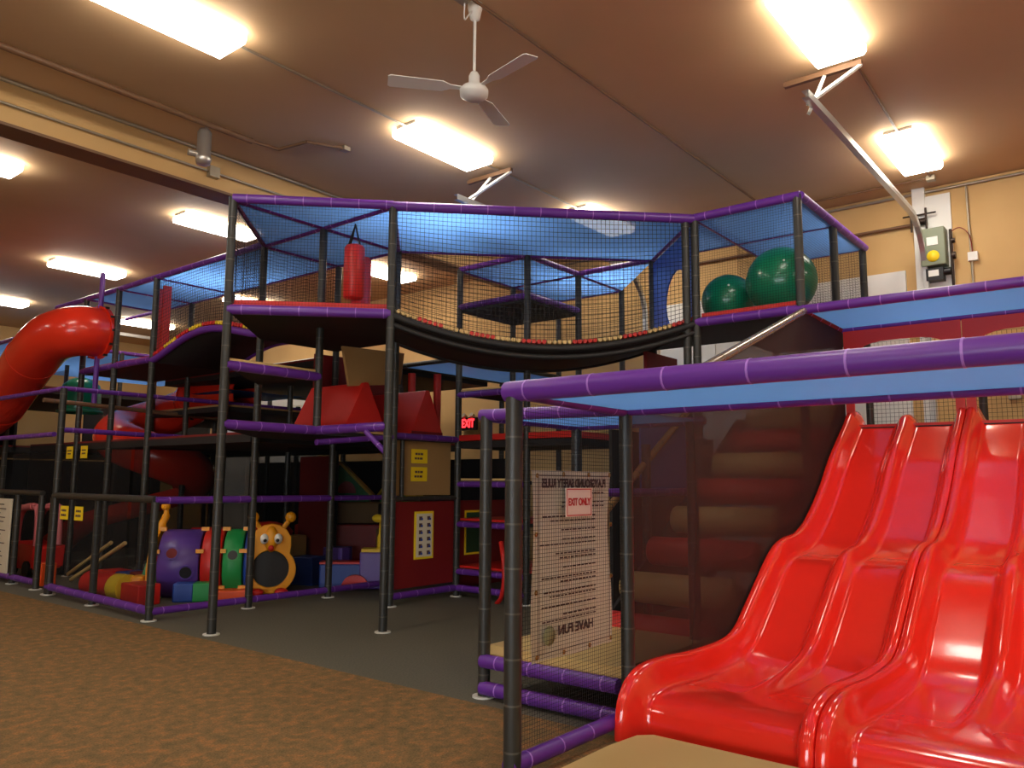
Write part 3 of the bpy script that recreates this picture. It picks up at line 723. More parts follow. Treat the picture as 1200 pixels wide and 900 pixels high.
# ================================================================ BALL TOWER
T = Thing('play_tower', 'right play tower whose top room holds two big green balls', 'play tower', (GX(4), GY(-3.5), 0))
for ij in ((3, -3), (4, -4), (5, -4), (4, -2), (5, -3)): post(T, GX(ij[0]), GY(ij[1])+(0.035 if ij[1] == -4 else 0), 0, 4.62, seg=14)
post(T, GX(3), GY(-4)+0.035, 0, 4.62, seg=14)
post(T, GX(3)-0.06, GY(-3)+0.09, 2.0, 4.6)
for a, b, r_ in (((3, -3), (3, -4), 0.05), ((3, -4), (5, -4), 0.045), ((3, -3), (5, -3), 0.03), ((4, -4), (4, -3), 0.03), ((5, -4), (5, -3), 0.03), ((4, -2), (4, -3), 0.03)):
    rail(T, g(a[0], a[1], 4.61), g(b[0], b[1], 4.61), r_)
for q in ([(3, -3), (3, -4), (4, -4), (4, -3)], [(4, -3), (4, -4), (5, -4), (5, -3)]): canopy(T, [g(i, j, 4.6) for i, j in q])
canopy(T, [g(3, -3, 4.6), g(4, -3, 4.6), g(4, -2, 4.6)])
deck(T, [(GX(3), GY(-3)), (GX(3), GY(-4)), (GX(5), GY(-4)), (GX(5), GY(-3)), (GX(4), GY(-3)), (GX(4), GY(-2))], Z2+0.02, M_RED, 0.06)
rail(T, g(3, -3, Z2), g(3, -4, Z2), 0.052)
mb = MB(); mb.box((GX(3)+0.07, GY(-3.5), Z2+0.075), (0.08, 1.12, 0.06)); T.part('foam_edge', mb, M_RED, 'red foam deck edge')
net(T, g(3, -3, Z2), g(3, -4, Z2), g(3, -4, 4.6), g(3, -3, 4.6), 0.03, 0.0012)
net(T, g(3, -4, Z2), g(5, -4, Z2), g(5, -4, 4.6), g(3, -4, 4.6), 0.03, 0.0012)
net(T, g(5, -3, Z2), g(5, -4, Z2), g(5, -4, 4.6), g(5, -3, 4.6), 0.035, 0.0018)
net(T, g(5, -3, Z2), g(4, -3, Z2), g(4, -3, 4.6), g(5, -3, 4.6), 0.035, 0.0018)
deck(T, [(GX(3), GY(-3)), (GX(3.9), GY(-3)), (GX(3.9), GY(-2)), (GX(3), GY(-2))], 2.55, M_RED)
mb = MB(); mb.box((GX(3.6), GY(-2.3), 2.9), (0.8, 0.05, 0.55)); T.part('red_panel', mb, M_DRED, 'dark red vinyl panel')
for (cx, cy, r_, lb) in ((8.95, 3.86, 0.315, 'left and smaller of the two green balls in the right tower'), (8.70, 3.12, 0.385, 'right and larger of the two green balls in the right tower')):
    T = Thing('exercise_ball', lb, 'ball', (cx, cy, Z2+0.05), 'big green balls in the right tower')
    mb = MB(); mb.ball((cx, cy, Z2+0.05+r_), r_, 40)
    T.part('ball', mb, M_GREEN)
    v_ = MB(); d_ = Vector((-0.75, -0.35, 0.35)).normalized(); c0 = Vector((cx, cy, Z2+0.05+r_)); v_.tube(c0+d_*(r_-0.004), c0+d_*(r_+0.004), 0.013, 10); T.part('valve', v_, M_WHITE)

# ================================================================ REAR ROOFED TOWER
T = Thing('play_tower', 'rear play tower with blue peaked roofs seen through the bridge net', 'play tower', (GX(3.5), GY(-0.5), 0))
for ij in ((3, 0), (3, -1), (4, -1), (4, 0), (5, 0), (5, -1), (5, 1), (3, 1)):
    post(T, GX(ij[0]), GY(ij[1]), 0, 4.6 if ij not in ((3, 1), (5, 1)) else Z2)
for a, b in (((3, 0), (3, -1)), ((3, -1), (4, -1)), ((4, -1), (4, 0)), ((3, 0), (5, 0)), ((4, -1), (5, -1)), ((5, -1), (5, 0)), ((4, -1), (4, -2))):
    rail(T, g(a[0], a[1], 4.6), g(b[0], b[1], 4.6), 0.04)
canopy(T, [g(3, 0, 4.59), g(3, -1, 4.59), g(4, -1, 4.59), g(4, 0, 4.59)]); canopy(T, [g(4, 0, 4.59), g(4, -1, 4.59), g(5, -1, 4.59), g(5, 0, 4.59)])
canopy(T, [g(4, -1, 4.59), g(4, -2, 4.59), g(5, -1, 4.59)])
deck(T, [(GX(3), GY(0)), (GX(3), GY(-1)), (GX(4), GY(-1)), (GX(4), GY(0))], 4.02, M_RED, 0.05)
for a, b in (((3, 0), (3, -1)), ((3, -1), (4, -1))): rail(T, g(a[0], a[1], 4.05), g(b[0], b[1], 4.05), 0.045)
canopy(T, [g(3, 0, 3.3), g(5, 0, 3.3), g(5, 1, 3.3), g(3, 1, 3.3)])
for a, b in (((3, 0), (5, 0)), ((5, 0), (5, 1)), ((3, 0), (3, 1)), ((3, 1), (5, 1))): rail(T, g(a[0], a[1], 3.3), g(b[0], b[1], 3.3), 0.035, [M_POST, M_TIEG], name='frame_bar')
rail(T, g(3, 0, Z15), g(3, -1, Z15), 0.045); deck(T, [(GX(3), GY(0)), (GX(3), GY(-1)), (GX(4), GY(-1)), (GX(4), GY(0))], Z15+0.04, M_TAN)
for z_, m_ in ((1.55, M_TAN), (1.0, M_RED), (0.36, M_RED)):
    rail(T, g(3, 0, z_-0.02), g(3, -1, z_-0.02), 0.04)
    deck(T, [(GX(3)+0.03, GY(0)), (GX(3)+0.03, GY(-1)), (GX(4), GY(-1)), (GX(4), GY(0))], z_+0.03, m_)
rail(T, g(3, 0, 0.12), g(3, -1, 0.12), 0.045)
mb = MB(); mb.plate([(GX(3)-0.02, GY(0)), (GX(3)-0.02, GY(-1.6)), (GX(4), GY(-1.6)), (GX(4), GY(0))], Z1-0.02, Z1+0.06); T.part('deck', mb, M_RED, 'red deck pad')
mb = MB(); mb.plate([(GX(3), GY(0)), (GX(3), GY(-1.6)), (GX(4), GY(-1.6)), (GX(4), GY(0))], Z1-0.12, Z1-0.03); T.part('deck_frame', mb, M_UNDER)
rail(T, g(3, 0, Z1), (GX(2), GY(0), Z1), 0.042)
net(T, g(5, 0, 2.2), g(5, -1, 2.2), g(5, -1, 3.3), g(5, 0, 3.3), 0.05, 0.002)
for (x, y) in ((8.45, 8.75), (8.75, 8.5), (8.35, 9.3)):
    mb = MB(); mb.tube((x, y, 2.2), (x, y, 3.2), 0.06, 12); T.part('red_upright', mb, M_RED, 'red padded upright')
T = Thing('grab_loop', 'red curved plastic grab hose on the low steps left of the exit landing', 'handle', (8.2, 6.75, 0))
mb = MB(); mb.path(catmull([(8.15, 6.78, 0.0), (8.1, 6.66, 0.10), (8.08, 6.60, 0.35), (8.1, 6.64, 0.6), (8.18, 6.74, 0.78)], 6), 0.03, 10); T.part('hose', mb, M_RED)

# dark red wall with activity board between bag tower and rear tower
T = Thing('activity_wall', 'dark red play wall holding a yellow picture board, under beige boards', 'panel', (GX(2.5), GY(0), 0))
y_ = GY(0)
rail(T, g(2, 0, 0.12), g(3, 0, 0.12), 0.045)
rail(T, g(2, 0, 1.34), g(3, 0, 1.34), 0.03, [M_POST, M_TIEG], name='top_bar')
mb = MB(); mb.box((GX(2.5), y_+0.03, 0.75), (1.12, 0.03, 1.1)); T.part('red_panel', mb, M_DRED)
mb = MB(); mb.box((GX(2.5), y_+0.12, 1.75), (1.16, 0.02, 0.74)); T.part('beige_panel', mb, M_TANB)
post(T, GX(1.75)+0.7-0.48+0.3, y_+0.06, 1.36, 2.1, 0.03, foot=False)
mb = MB(); mb.box((7.64, y_+0.008, 0.86), (0.35, 0.012, 0.62)); T.part('picture_board', mb, M_SIGNY, 'yellow framed picture board')
mb = MB(); mb.box((7.64, y_-0.001, 0.86), (0.29, 0.006, 0.56)); T.part('picture_sheet', mb, M_PAPER)
mb = MB(); rr = random.Random(5)
for a in range(6):
    for b in range(2):
        c = Vector((7.565+0.15*b, y_-0.006, 1.08-0.09*a)); mb.box(c, (0.055, 0.003, 0.05), mi=0); mb.box(c+Vector((0.02, -0.002, -0.01)), (0.035, 0.003, 0.03), mi=1)
T.part('pictograms', mb, [M_INK, M_BLUET])
T = Thing('climbing_wall', 'dark red wall with a green framed window behind the low red steps', 'panel', (GX(3.5), GY(0)+0.05, 0))
mb = MB(); mb.box((GX(3.5)-0.0, y_+0.08, 0.7), (1.1, 0.03, 1.2)); T.part('red_panel', mb, M_DRED)
mb = MB(); mb.box((GX(3.35), y_+0.058, 0.85), (0.4, 0.01, 0.62)); T.part('yellow_frame', mb, M_SIGNY)
mb = MB(); mb.box((GX(3.35), y_+0.05, 0.85), (0.34, 0.01, 0.56)); T.part('green_board', mb, mat('dark_green_board', rgb(40, 70, 40), 0.6))
for (z_, lb) in ((1.90, 'upper yellow notice on the beige board right of the second tall post'), (1.66, 'lower yellow notice on the beige board right of the second tall post')):
    T = Thing('yellow_notice', lb, 'sign', (7.63, y_+0.10, z_))
    mb = MB(); mb.box((7.62, y_+0.10, z_), (0.30, 0.006, 0.19)); T.part('plate', mb, M_SIGNY)
    mb = MB()
    for q in range(2):
        x = 7.54-0.01*q
        for wd in (0.04, 0.03, 0.05): mb.box((x+wd/2, y_+0.094, z_+0.03-0.06*q), (wd, 0.003, 0.028)); x += wd+0.012
    T.part('lettering', mb, M_INK)

# ================================================================ ROLLER STAIRS behind the side net
T = Thing('roller_stairs', 'stairs of red and beige foam rolls behind the dark side net', 'stairs', (GX(2), GY(-3.5), 0))
for i in (2, 3): post(T, GX(i)+0.1, GY(-3)+0.05, 0, 1.95 if i == 2 else 2.4)
for k in range(8):
    x = GX(1.15)+0.50*k; z = 0.34+0.285*k
    mb = MB(); y0s = GY(-3)-0.08
    mb.lathe((x, GY(-4)+0.08, z), [(0, 0), (0.125, 0), (0.138, 0.02), (0.138, y0s-GY(-4)-0.1), (0.125, y0s-GY(-4)-0.08), (0, y0s-GY(-4)-0.08)], 20, axis='Y')
    T.part('step_roll', mb, M_RED if k % 2 == 0 else M_TAN, 'red foam roll' if k % 2 == 0 else 'beige foam roll')
    mb = MB(); mb.box((x+0.25, GY(-3.5), z-0.02), (0.5, 1.0, 0.05)); T.part('tread', mb, M_UNDER)
for yv in (GY(-3)+0.0, GY(-4)+0.05):
    mb = MB(); mb.prism([(GX(1), yv, 0.02), (GX(1)+0.25, yv, 0.02), (GX(4.3), yv, 2.1), (GX(4.3), yv, 2.35), (GX(3.9), yv, 2.35)], (0, 0.03, 0)); T.part('stringer', mb, M_UNDER)
mb = MB(); mb.box((GX(2.55), GY(-3)+0.1, 1.85), (1.2, 0.02, 0.72)); T.part('side_panel', mb, M_BLUEV, 'blue vinyl side panel')
rail(T, g(1, -3, 1.47), g(3.8, -3, 1.47), 0.04)
rail(T, g(1, -2.95, 0.95), g(3.2, -2.95, 2.6), 0.035, [M_TANB, M_TIEG], name='handrail')
deck(T, [(GX(4), GY(-4)+0.1), (GX(5), GY(-4)+0.1), (GX(5), GY(-3)), (GX(4), GY(-3))], 2.3)
mb = MB(); mb.box((GX(5)-0.05, GY(-3.5), 1.2), (0.04, 1.15, 2.2)); T.part('dark_backdrop', mb, M_UNDER)
mb = MB(); mb.box((GX(3.5), GY(-2.4), 1.1), (2.6, 0.04, 2.1)); T.part('dark_backdrop', mb, M_UNDER)
# ================================================================ LEFT WING: wave bridge and tube tower
LY = {1: GY(1), 3: 11.54, 4: 12.74, 5: 13.9}
XF, XB = 5.80, 7.04
T = Thing('wave_bridge', 'arched purple wave bridge with red and yellow rollers left of the front tower', 'bridge', (XF, 10.2, 3.4))
def hump(t): return Z2-0.02+0.10*t+0.25*max(0.0, math.sin(PI*t))**1.3
NB = 24
def wv(t, x): return Vector((x, LY[3]+(LY[1]-LY[3])*t, hump(t)))
fr = [wv(k/NB, XF) for k in range(NB+1)]; bk = [wv(k/NB, XB) for k in range(NB+1)]
mb = MB(); n = NB+1; vs = fr+bk+[p-Vector((0, 0, 0.06)) for p in fr]+[p-Vector((0, 0, 0.06)) for p in bk]; fs = []
for i in range(NB): fs += [(i, i+1, n+i+1, n+i), (2*n+i, 3*n+i, 3*n+i+1, 2*n+i+1), (i, 2*n+i, 2*n+i+1, i+1), (n+i, n+i+1, 3*n+i+1, 3*n+i)]
mb.add(vs, fs, 0, True); T.part('bridge_bed', mb, M_UNDER)
for L_ in (fr, bk):
    mb = MB(); mb.path([p-Vector((0, 0, 0.03)) for p in L_], 0.05, 10); T.part('edge_pad', mb, M_PURP, 'purple padded edge')
for k in range(40):
    t = (k+0.5)/40; mb = MB(); mb.tube(wv(t, XF-0.02)+Vector((0, 0, 0.05)), wv(t, XB)+Vector((0, 0, 0.05)), 0.028, 8)
    red = (k//5) % 2 == 0; T.part('roller', mb, M_RED if red else M_YEL, 'red roller' if red else 'yellow roller')
rail(T, (XF, LY[3], 4.6), (XF, LY[1], 4.6), 0.042); rail(T, (XB, LY[3], 4.6), (XB, LY[1], 4.6), 0.03)
canopy(T, [(XF, LY[3], 4.6), (XF, LY[1], 4.6), (XB, LY[1], 4.6), (XB, LY[3], 4.6)])
def hump_net(x):
    mb = MB(); nu = 55; nz = 22
    def pt(t, s):
        p = wv(t, x); p.z += (4.6-p.z)*s; return p
    for i in range(nu+1): mb.bar(pt(i/nu, 0), pt(i/nu, 1), 0.0028)
    for s in range(nz+1):
        for i in range(14): mb.bar(pt(i/14, s/nz), pt((i+1)/14, s/nz), 0.0028)
    T.part('net', mb, M_NETB, 'black square net')
hump_net(XF); hump_net(XB)

T = Thing('play_tower', 'left play tower where the big red tube slide starts', 'play tower', (XF, LY[4], 0))
for j in (3, 4, 5):
    post(T, XF, LY[j], 0, 4.6); post(T, XB, LY[j], 0, 4.6)
rail(T, (XF, LY[5]+1.2, 4.6), (XF, LY[3], 4.6), 0.042); rail(T, (XB, LY[5]+1.2, 4.6), (XB, LY[3], 4.6), 0.03)
for j in (3, 4, 5): rail(T, (XF, LY[j], 4.6), (XB, LY[j], 4.6), 0.032)
canopy(T, [(XF, LY[5], 4.6), (XF, LY[4], 4.6), (XB, LY[4], 4.6), (XB, LY[5], 4.6)]); canopy(T, [(XF, LY[4], 4.6), (XF, LY[3], 4.6), (XB, LY[3], 4.6), (XB, LY[4], 4.6)])
deck(T, [(XF, LY[5]), (XB, LY[5]), (XB, LY[3]), (XF, LY[3])], Z2, M_RED, 0.08)
rail(T, (XF, LY[5], Z2-0.03), (XF, LY[3], Z2-0.03), 0.05)
net(T, (XB, LY[3], Z2), (XB, LY[5], Z2), (XB, LY[5], 4.6), (XB, LY[3], 4.6), 0.05, 0.002)
for yv in (LY[3]+0.05,):
    mb = MB(); mb.box((XF+0.12, yv+0.12, 3.92), (0.12, 0.05, 1.1)); mb.box((XF+0.12, yv-0.14, 3.92), (0.12, 0.05, 1.1)); T.part('door_pad', mb, M_RED, 'red upright entrance pads')
mb = MB(); mb.tube((XF-0.1, LY[4]+0.4, 2.7), (XF-0.1, LY[4]+0.4, 4.9), 0.04, 10); T.part('slide_mast', mb, M_PURP, 'purple slide mast')

# lower decks of the left half, added with the dark screens to block light
T = Thing('play_structure', 'long low part of the play frame left of the front tower with purple rails', 'play frame', (XF, 11, 0))
XS = [4.73, XF, XB, 8.3, 9.5]; 
for x in XS[2:]:
    for y in (11.54, 13.9): post(T, x+0.02, y+0.08, 0, Z2 if y < 14 else Z2, foot=False)
for (x, y) in ((8.3, GY(1)), (9.5, GY(2)), (8.3, 10.3), (9.5, 13.0)): post(T, x, y, 0, 3.0, foot=False)
post(T, 4.73, 11.87, 0, 2.83)
rail(T, (4.73, 11.87, 2.83), (9.2, 11.95, 2.83), 0.034); rail(T, (4.73, 11.87, 2.83), (4.75, 16.2, 2.83), 0.034)
rail(T, (4.73, 11.87, 2.25), (9.2, 11.95, 2.2), 0.036); rail(T, (4.78, 12.2, 2.2), (4.8, 16.2, 2.2), 0.034)
rail(T, (4.9, 13.0, 2.75), (9.0, 13.05, 2.62), 0.034, [M_BROWNP, M_TIEG])
deck(T, [(XF, 8.9), (9.6, 8.9), (9.6, 15.8), (XF, 15.8)], Z1, M_DRED, 0.10)
deck(T, [(XB, 11.6), (9.6, 11.6), (9.6, 15.8), (XB, 15.8)], 2.75, M_TANB, 0.08)
deck(T, [(XB, 8.9), (10.4, 8.9), (10.4, 13.5), (XB, 13.5)], Z2-0.1, M_DRED, 0.08)
rail(T, (6.1, 11.2, 1.28), (8.0, 11.2, 1.28), 0.03, [M_BROWNP, M_TIEG], name='step_bar')
mb = MB(); mb.plate([(6.1, 11.2), (8.0, 11.2), (8.0, 11.9), (6.1, 11.9)], 1.27, 1.31); T.part('step_board', mb, M_TANB)
canopy(T, [(6.3, 13.95, 3.42), (7.9, 13.95, 3.42), (7.9, 15.3, 3.42), (6.3, 15.3, 3.42)])
canopy(T, [(7.2, 11.7, 3.05), (8.7, 11.7, 3.05), (8.7, 12.9, 3.05), (7.2, 12.9, 3.05)])
for (a, b) in (((XF, 11.9), (9.5, 11.9)), ((XB, 14.2), (9.5, 14.2)), ((9.5, 9.0), (9.5, 15.8)), ((XB, 8.95+0.9), (9.5, 9.85))):
    screen(T, [(a[0], a[1], 0.05), (b[0], b[1], 0.05), (b[0], b[1], Z1-0.1), (a[0], a[1], Z1-0.1)])
screen(T, [(XF, 12.0, 0.05), (XF, 15.8, 0.05), (XF, 15.8, Z1-0.1), (XF, 12.0, Z1-0.1)])
mb = MB(); mb.box((10.3, 12.0, 1.0), (0.05, 7.5, 1.9)); T.part('dark_backdrop', mb, M_UNDER, 'black backdrop panel added to darken the rear')  # dark backdrop added behind the decks
mb = MB(); mb.box((8.0, 10.4, 1.0), (0.04, 0.8, 1.9)); T.part('red_panel', mb, M_DRED, 'dark red vinyl panel')
screen(T, [(5.7, 14.2, 1.9), (5.7, 21, 1.9), (5.7, 21, 3.4), (5.7, 14.2, 3.4)])  # dark sheet added to darken the far left background
T = Thing('play_structure', 'far left play frame with purple and blue roof beyond the tube slide', 'play frame', (6, 17, 0))
for x in (5.6, 7.6, 9.6):
    for y in (16.4, 19.0): post(T, x, y, 0, 4.15, foot=False)
rail(T, (5.6, 16.4, 4.15), (5.6, 21, 4.15), 0.04); rail(T, (5.6, 16.4, 4.15), (9.6, 16.4, 4.15), 0.04)
canopy(T, [(5.6, 16.4, 4.13), (9.6, 16.4, 4.13), (9.6, 21, 4.13), (5.6, 21, 4.13)])
deck(T, [(5.6, 16.4), (9.6, 16.4), (9.6, 21), (5.6, 21)], Z1, M_DRED, 0.1); deck(T, [(5.6, 16.4), (9.6, 16.4), (9.6, 21), (5.6, 21)], 3.3, M_DRED, 0.1)
screen(T, [(5.6, 16.0, 0.05), (9.6, 16.0, 0.05), (9.6, 16.0, 2.0), (5.6, 16.0, 2.0)])
mb = MB(); mb.box((7.5, 18, 1.0), (3.8, 0.05, 1.9)); T.part('dark_backdrop', mb, M_UNDER)
mb = MB(); mb.box((5.75, 17.6, 2.6), (0.05, 2.4, 1.0)); T.part('dark_backdrop', mb, M_UNDER)  # this panel and the next are added to darken the far left
mb = MB(); mb.box((8.2, 16.3, 2.55), (2.6, 0.05, 0.9)); T.part('dark_backdrop', mb, M_UNDER)

# tube slides
T = Thing('tube_slide', 'big orange-red tube slide leaving the left tower and bending down', 'tube slide', (5.2, 12.9, 3.6))
PT = catmull([(5.74, 13.17, 3.92), (5.38, 13.2, 3.90), (5.2, 13.65, 3.81), (5.18, 14.31, 3.55), (5.24, 15.1, 3.21), (5.24, 15.75, 2.86), (5.24, 16.5, 2.63), (5.26, 17.5, 2.42), (5.28, 18.3, 2.27)], 7)
def hollow(T, P_, r, name='tube_section', m=M_TUBE, seg=28, lab=None):
    mb = MB(); mb.path(P_, r, seg, 0, cap=False); mb.path(P_[::-1], r-0.02, seg, 0, cap=False); return T.part(name, mb, m, lab)
def flange(T, p, d, r, bolts=10):
    d = d.normalized(); mb = MB(); mb.tube(p-d*0.035, p+d*0.035, r+0.035, 28)
    o = T.part('flange', mb, M_TUBE)
    a = Vector((0, 0, 1)); u = d.cross(a).normalized(); v = d.cross(u)
    for k in range(bolts):
        th = 2*PI*k/bolts; c = p+(u*math.cos(th)+v*math.sin(th))*(r+0.04); mb = MB(); mb.box(c, (0.06, 0.035, 0.035), mi=0)
        T.part('bolt', mb, M_SCREW, 'dark flange bolt', parent=o)
cut = [0, 21, 35, len(PT)-1]
for a, b in zip(cut[:-1], cut[1:]): hollow(T, PT[a:b+1], 0.40)
flange(T, PT[1], PT[2]-PT[1], 0.40, 12)
mb = MB(); mb.tube(PT[21]-(PT[22]-PT[21])*0.2, PT[21]+(PT[22]-PT[21])*0.2, 0.408, 28); T.part('seam', mb, M_TUBE)
mb = MB(); mb.tube(PT[35]-(PT[36]-PT[35])*0.2, PT[35]+(PT[36]-PT[35])*0.2, 0.408, 28); T.part('seam', mb, M_TUBE)
for (x, y, z) in ((5.24, 15.9, 2.38), (5.25, 17.4, 2.05)):
    mb = MB(); mb.tube((x, y, 0), (x, y, z), 0.04, 10); T.part('support_post', mb, M_PURP, 'lilac support post')
T = Thing('spiral_slide', 'dark red spiral tube slide inside the left play frame', 'tube slide', (7.3, 14.6, 0))
pts = []
for k in range(25):
    a = math.radians(-20+k*15); z = 3.0-1.45*k/24
    pts.append((7.0+0.62*math.cos(a), 13.6+0.75*math.sin(a), z-0.0))
pts = [(7.9, 12.3, 3.05), (7.75, 12.8, 3.03)]+pts
hollow(T, catmull(pts, 3), 0.36)
flange(T, Vector(pts[2]), Vector(pts[3])-Vector(pts[2]), 0.36)
mb = MB(); P_ = catmull([(7.4, 13.2, 1.45), (6.8, 13.9, 1.2), (6.3, 14.5, 0.95), (6.1, 15.2, 0.5), (6.1, 15.9, 0.3)], 6)
seg = 12
for sgn in (0.30, 0.28):
    vs = []
    for i, p in enumerate(P_):
        t = (P_[min(i+1, len(P_)-1)]-P_[max(i-1, 0)]).normalized(); s_ = t.cross(Vector((0, 0, 1))).normalized(); u_ = s_.cross(t)
        for k in range(seg+1):
            a = PI+PI*k/seg; vs.append(p+s_*math.cos(a)*sgn+u_*math.sin(a)*sgn)
    mb.add(vs, [(i*(seg+1)+k, i*(seg+1)+k+1, (i+1)*(seg+1)+k+1, (i+1)*(seg+1)+k) for i in range(len(P_)-1) for k in range(seg)], 0, True)
T.part('open_chute', mb, M_TUBE, 'open lower chute')
T = Thing('climbing_dome', 'green plastic dome beside the lower bend of the red tube slide', 'dome', (6.25, 14.95, 2.74))
mb = MB(); mb.lathe((6.25, 14.95, 2.78), [(0.33, 0), (0.34, 0.05), (0.33, 0.30), (0.30, 0.46), (0.20, 0.55), (0.10, 0.59), (0, 0.60)], 24); T.part('dome', mb, M_GREEN)
mb = MB(); mb.lathe((6.25, 14.95, 2.74), [(0.32, 0), (0.38, 0), (0.38, 0.04), (0.33, 0.05)], 24); T.part('rim', mb, M_GREEN)

# ================================================================ TODDLER FENCE
T = Thing('toddler_fence', 'low black net fence with purple foot rail around the toddler corner', 'fence', (GX(0), GY(1), 0))
FC, FM, FL = (GX(0)-0.02, 8.86), (4.70, 10.50), (4.73, 11.92)
for (x, y) in (FC, FM, FL): post(T, x, y, 0, 1.31, 0.045)
BLKR = [M_POST, M_TIEG]
rail(T, (FL[0], FL[1], 1.34), (FC[0], FC[1], 1.34), 0.042, BLKR, name='top_rail')
rail(T, (FL[0], FL[1], 0.11), (FC[0], FC[1], 0.11), 0.048, name='foot_rail')
rail(T, (FC[0], FC[1], 1.33), (GX(2), GY(1), 1.33), 0.042, name='top_rail'); rail(T, (GX(2), GY(1), 1.33), (GX(3), GY(1), 1.33), 0.036, name='top_rail')
rail(T, (FC[0], FC[1], 0.10), (GX(3), GY(1), 0.10), 0.042, name='foot_rail')
screen(T, [(FL[0], FL[1], 0.12), (FC[0], FC[1], 0.12), (FC[0], FC[1], 1.32), (FL[0], FL[1], 1.32)], mat_net('thin_black_net', rgb(20, 20, 22), 0.72))
T = Thing('toddler_fence', 'low black fence piece at the left picture edge with a white board', 'fence', (4.8, 13.2, 0))
for (x, y) in ((4.82, 12.55), (4.85, 13.5), (4.9, 15.4)): post(T, x, y, 0, 1.33, 0.045)
rail(T, (4.82, 12.55, 1.36), (4.9, 15.4, 1.36), 0.042, BLKR, name='top_rail'); rail(T, (4.82, 12.55, 0.1), (4.9, 15.4, 0.1), 0.045, name='foot_rail')
T = Thing('notice_board', 'white notice board with small print on the fence at the left picture edge', 'sign', (4.85, 14.3, 0.1))
mb = MB(); mb.box((4.83, 14.35, 0.70), (0.02, 1.35, 1.12)); T.part('board', mb, M_PAPER)
for k in range(15):
    mb = MB(); mb.box((4.815, 14.25, 1.17-0.065*k), (0.004, 0.6+0.25*math.sin(k*2.3), 0.014)); T.part('print_line', mb, M_INK)
for (yv, lb) in ((11.42, 'left yellow notice on the black toddler fence'), (10.98, 'right yellow notice on the black toddler fence')):
    T = Thing('yellow_notice', lb, 'sign', (4.68, yv, 1.05))
    mb = MB(); mb.box((4.67, yv, 1.12), (0.006, 0.24, 0.18)); T.part('plate', mb, M_SIGNY)
    mb = MB()
    for q in range(2):
        y = yv+0.08
        for wd in (0.04, 0.05, 0.03): mb.box((4.665, y-wd/2, 1.15-0.06*q), (0.003, wd, 0.028)); y -= wd+0.012
    T.part('lettering', mb, M_INK)

# ================================================================ TODDLER TOYS
# caterpillar crawl tunnel: tail, three hoops, face
T = Thing('crawl_tunnel', 'plastic caterpillar crawl tunnel with purple, red, green and blue sections and yellow face', 'toy tunnel', (6.1, 9.9, 0))
C0, C1 = Vector((5.62, 10.72, 0)), Vector((6.98, 9.58, 0)); dr = (C1-C0).normalized(); sd = Vector((-dr.y, dr.x, 0)); Ltot = (C1-C0).length
def hoop(a, b, m, lab, holes=()):
    mb = MB(); n = 18; R = 0.46; vs = []
    for ring, (s_, rr_) in enumerate(((a, R), (a+0.02, R+0.02), (b-0.02, R+0.02), (b, R), (b, R-0.04), (a, R-0.04))):
        c = C0+dr*s_+Vector((0, 0, 0.42))
        for k in range(n+1):
            th = math.radians(-62)+math.radians(304)*k/n
            vs.append(c+sd*math.cos(th)*rr_+Vector((0, 0, math.sin(th)*rr_*0.98)))
    fs = [(r_*(n+1)+k, r_*(n+1)+k+1, ((r_+1) % 6)*(n+1)+k+1, ((r_+1) % 6)*(n+1)+k) for r_ in range(6) for k in range(n)]
    mb.add(vs, fs, 0, True); o = T.part('tunnel_section', mb, m, lab)
    for (s_, th, r_, mh, ecc) in holes:
        h = MB(); th = math.radians(th); nn = -sd*math.cos(th)+Vector((0, 0, math.sin(th)))
        c = C0+dr*s_+Vector((0, 0, 0.42))+nn*(0.475); h.tube(c-nn*0.02, c+nn*0.012, r_*1.15, 20); T.part('hole_rim', h, m, parent=o)
        h = MB(); h.tube(c, c+nn*0.014, r_*0.9, 20); T.part('peep_hole', h, mh, parent=o)
    return o
hoop(0.10, 0.62, M_PURT, 'purple section', [(0.28, 22, 0.075, M_DRED, 1), (0.47, -8, 0.085, M_BLK, 1)])
hoop(0.64, 0.90, M_RED, 'red section')
hoop(0.92, 1.17, M_GREENV, 'green section', [(1.05, 18, 0.07, M_BLK, 1)])
hoop(1.19, 1.27, M_BLUET, 'blue section')
for s_ in (0.08, 0.63, 0.91, 1.18):
    for th in (80, 25, -35):
        t_ = math.radians(th); nn = -sd*math.cos(t_)+Vector((0, 0, math.sin(t_))); c = C0+dr*s_+Vector((0, 0, 0.42))+nn*0.485
        mb = MB(); mb.box(c, (0.10, 0.06, 0.05), rz=math.atan2(dr.y, dr.x)); T.part('clip', mb, M_ORY, 'yellow clip')
# face plate: big ring with head lobe, antennae, hole
FCx = Vector((6.70, 9.66, 0)); vd = Vector((-FCx.x, -FCx.y, 0)).normalized(); fd = (vd*0.9-dr*0.0).normalized(); fs_ = Vector((-fd.y, fd.x, 0))*-1
def fp(u, z, d=0.0): return FCx+fs_*u*0.92+Vector((0, 0, z*0.88))+fd*d
n = 36; outer = []; inner = []
for k in range(n):
    a = 2*PI*k/n-PI/2; c_, s_ = math.cos(a), math.sin(a)
    # body circle centre z .36 r .37 blended with a head circle centre z .83 r .29
    best = 0
    for (cz, r_) in ((0.38, 0.375), (0.80, 0.30)):
        oz = 0.40; dz = cz-oz; bq = s_*dz; disc = bq*bq-(dz*dz-r_*r_)
        if disc >= 0: best = max(best, bq+math.sqrt(disc))
    z_ = 0.40+s_*best; outer.append((c_*best, max(z_, 0.02))); inner.append((c_*0.27, 0.40+s_*0.285))
mb = MB(); N4 = n
vs = [fp(u, z, 0.05) for u, z in outer]+[fp(u, z, 0.05) for u, z in inner]+[fp(u, z, -0.03) for u, z in outer]+[fp(u, z, -0.03) for u, z in inner]
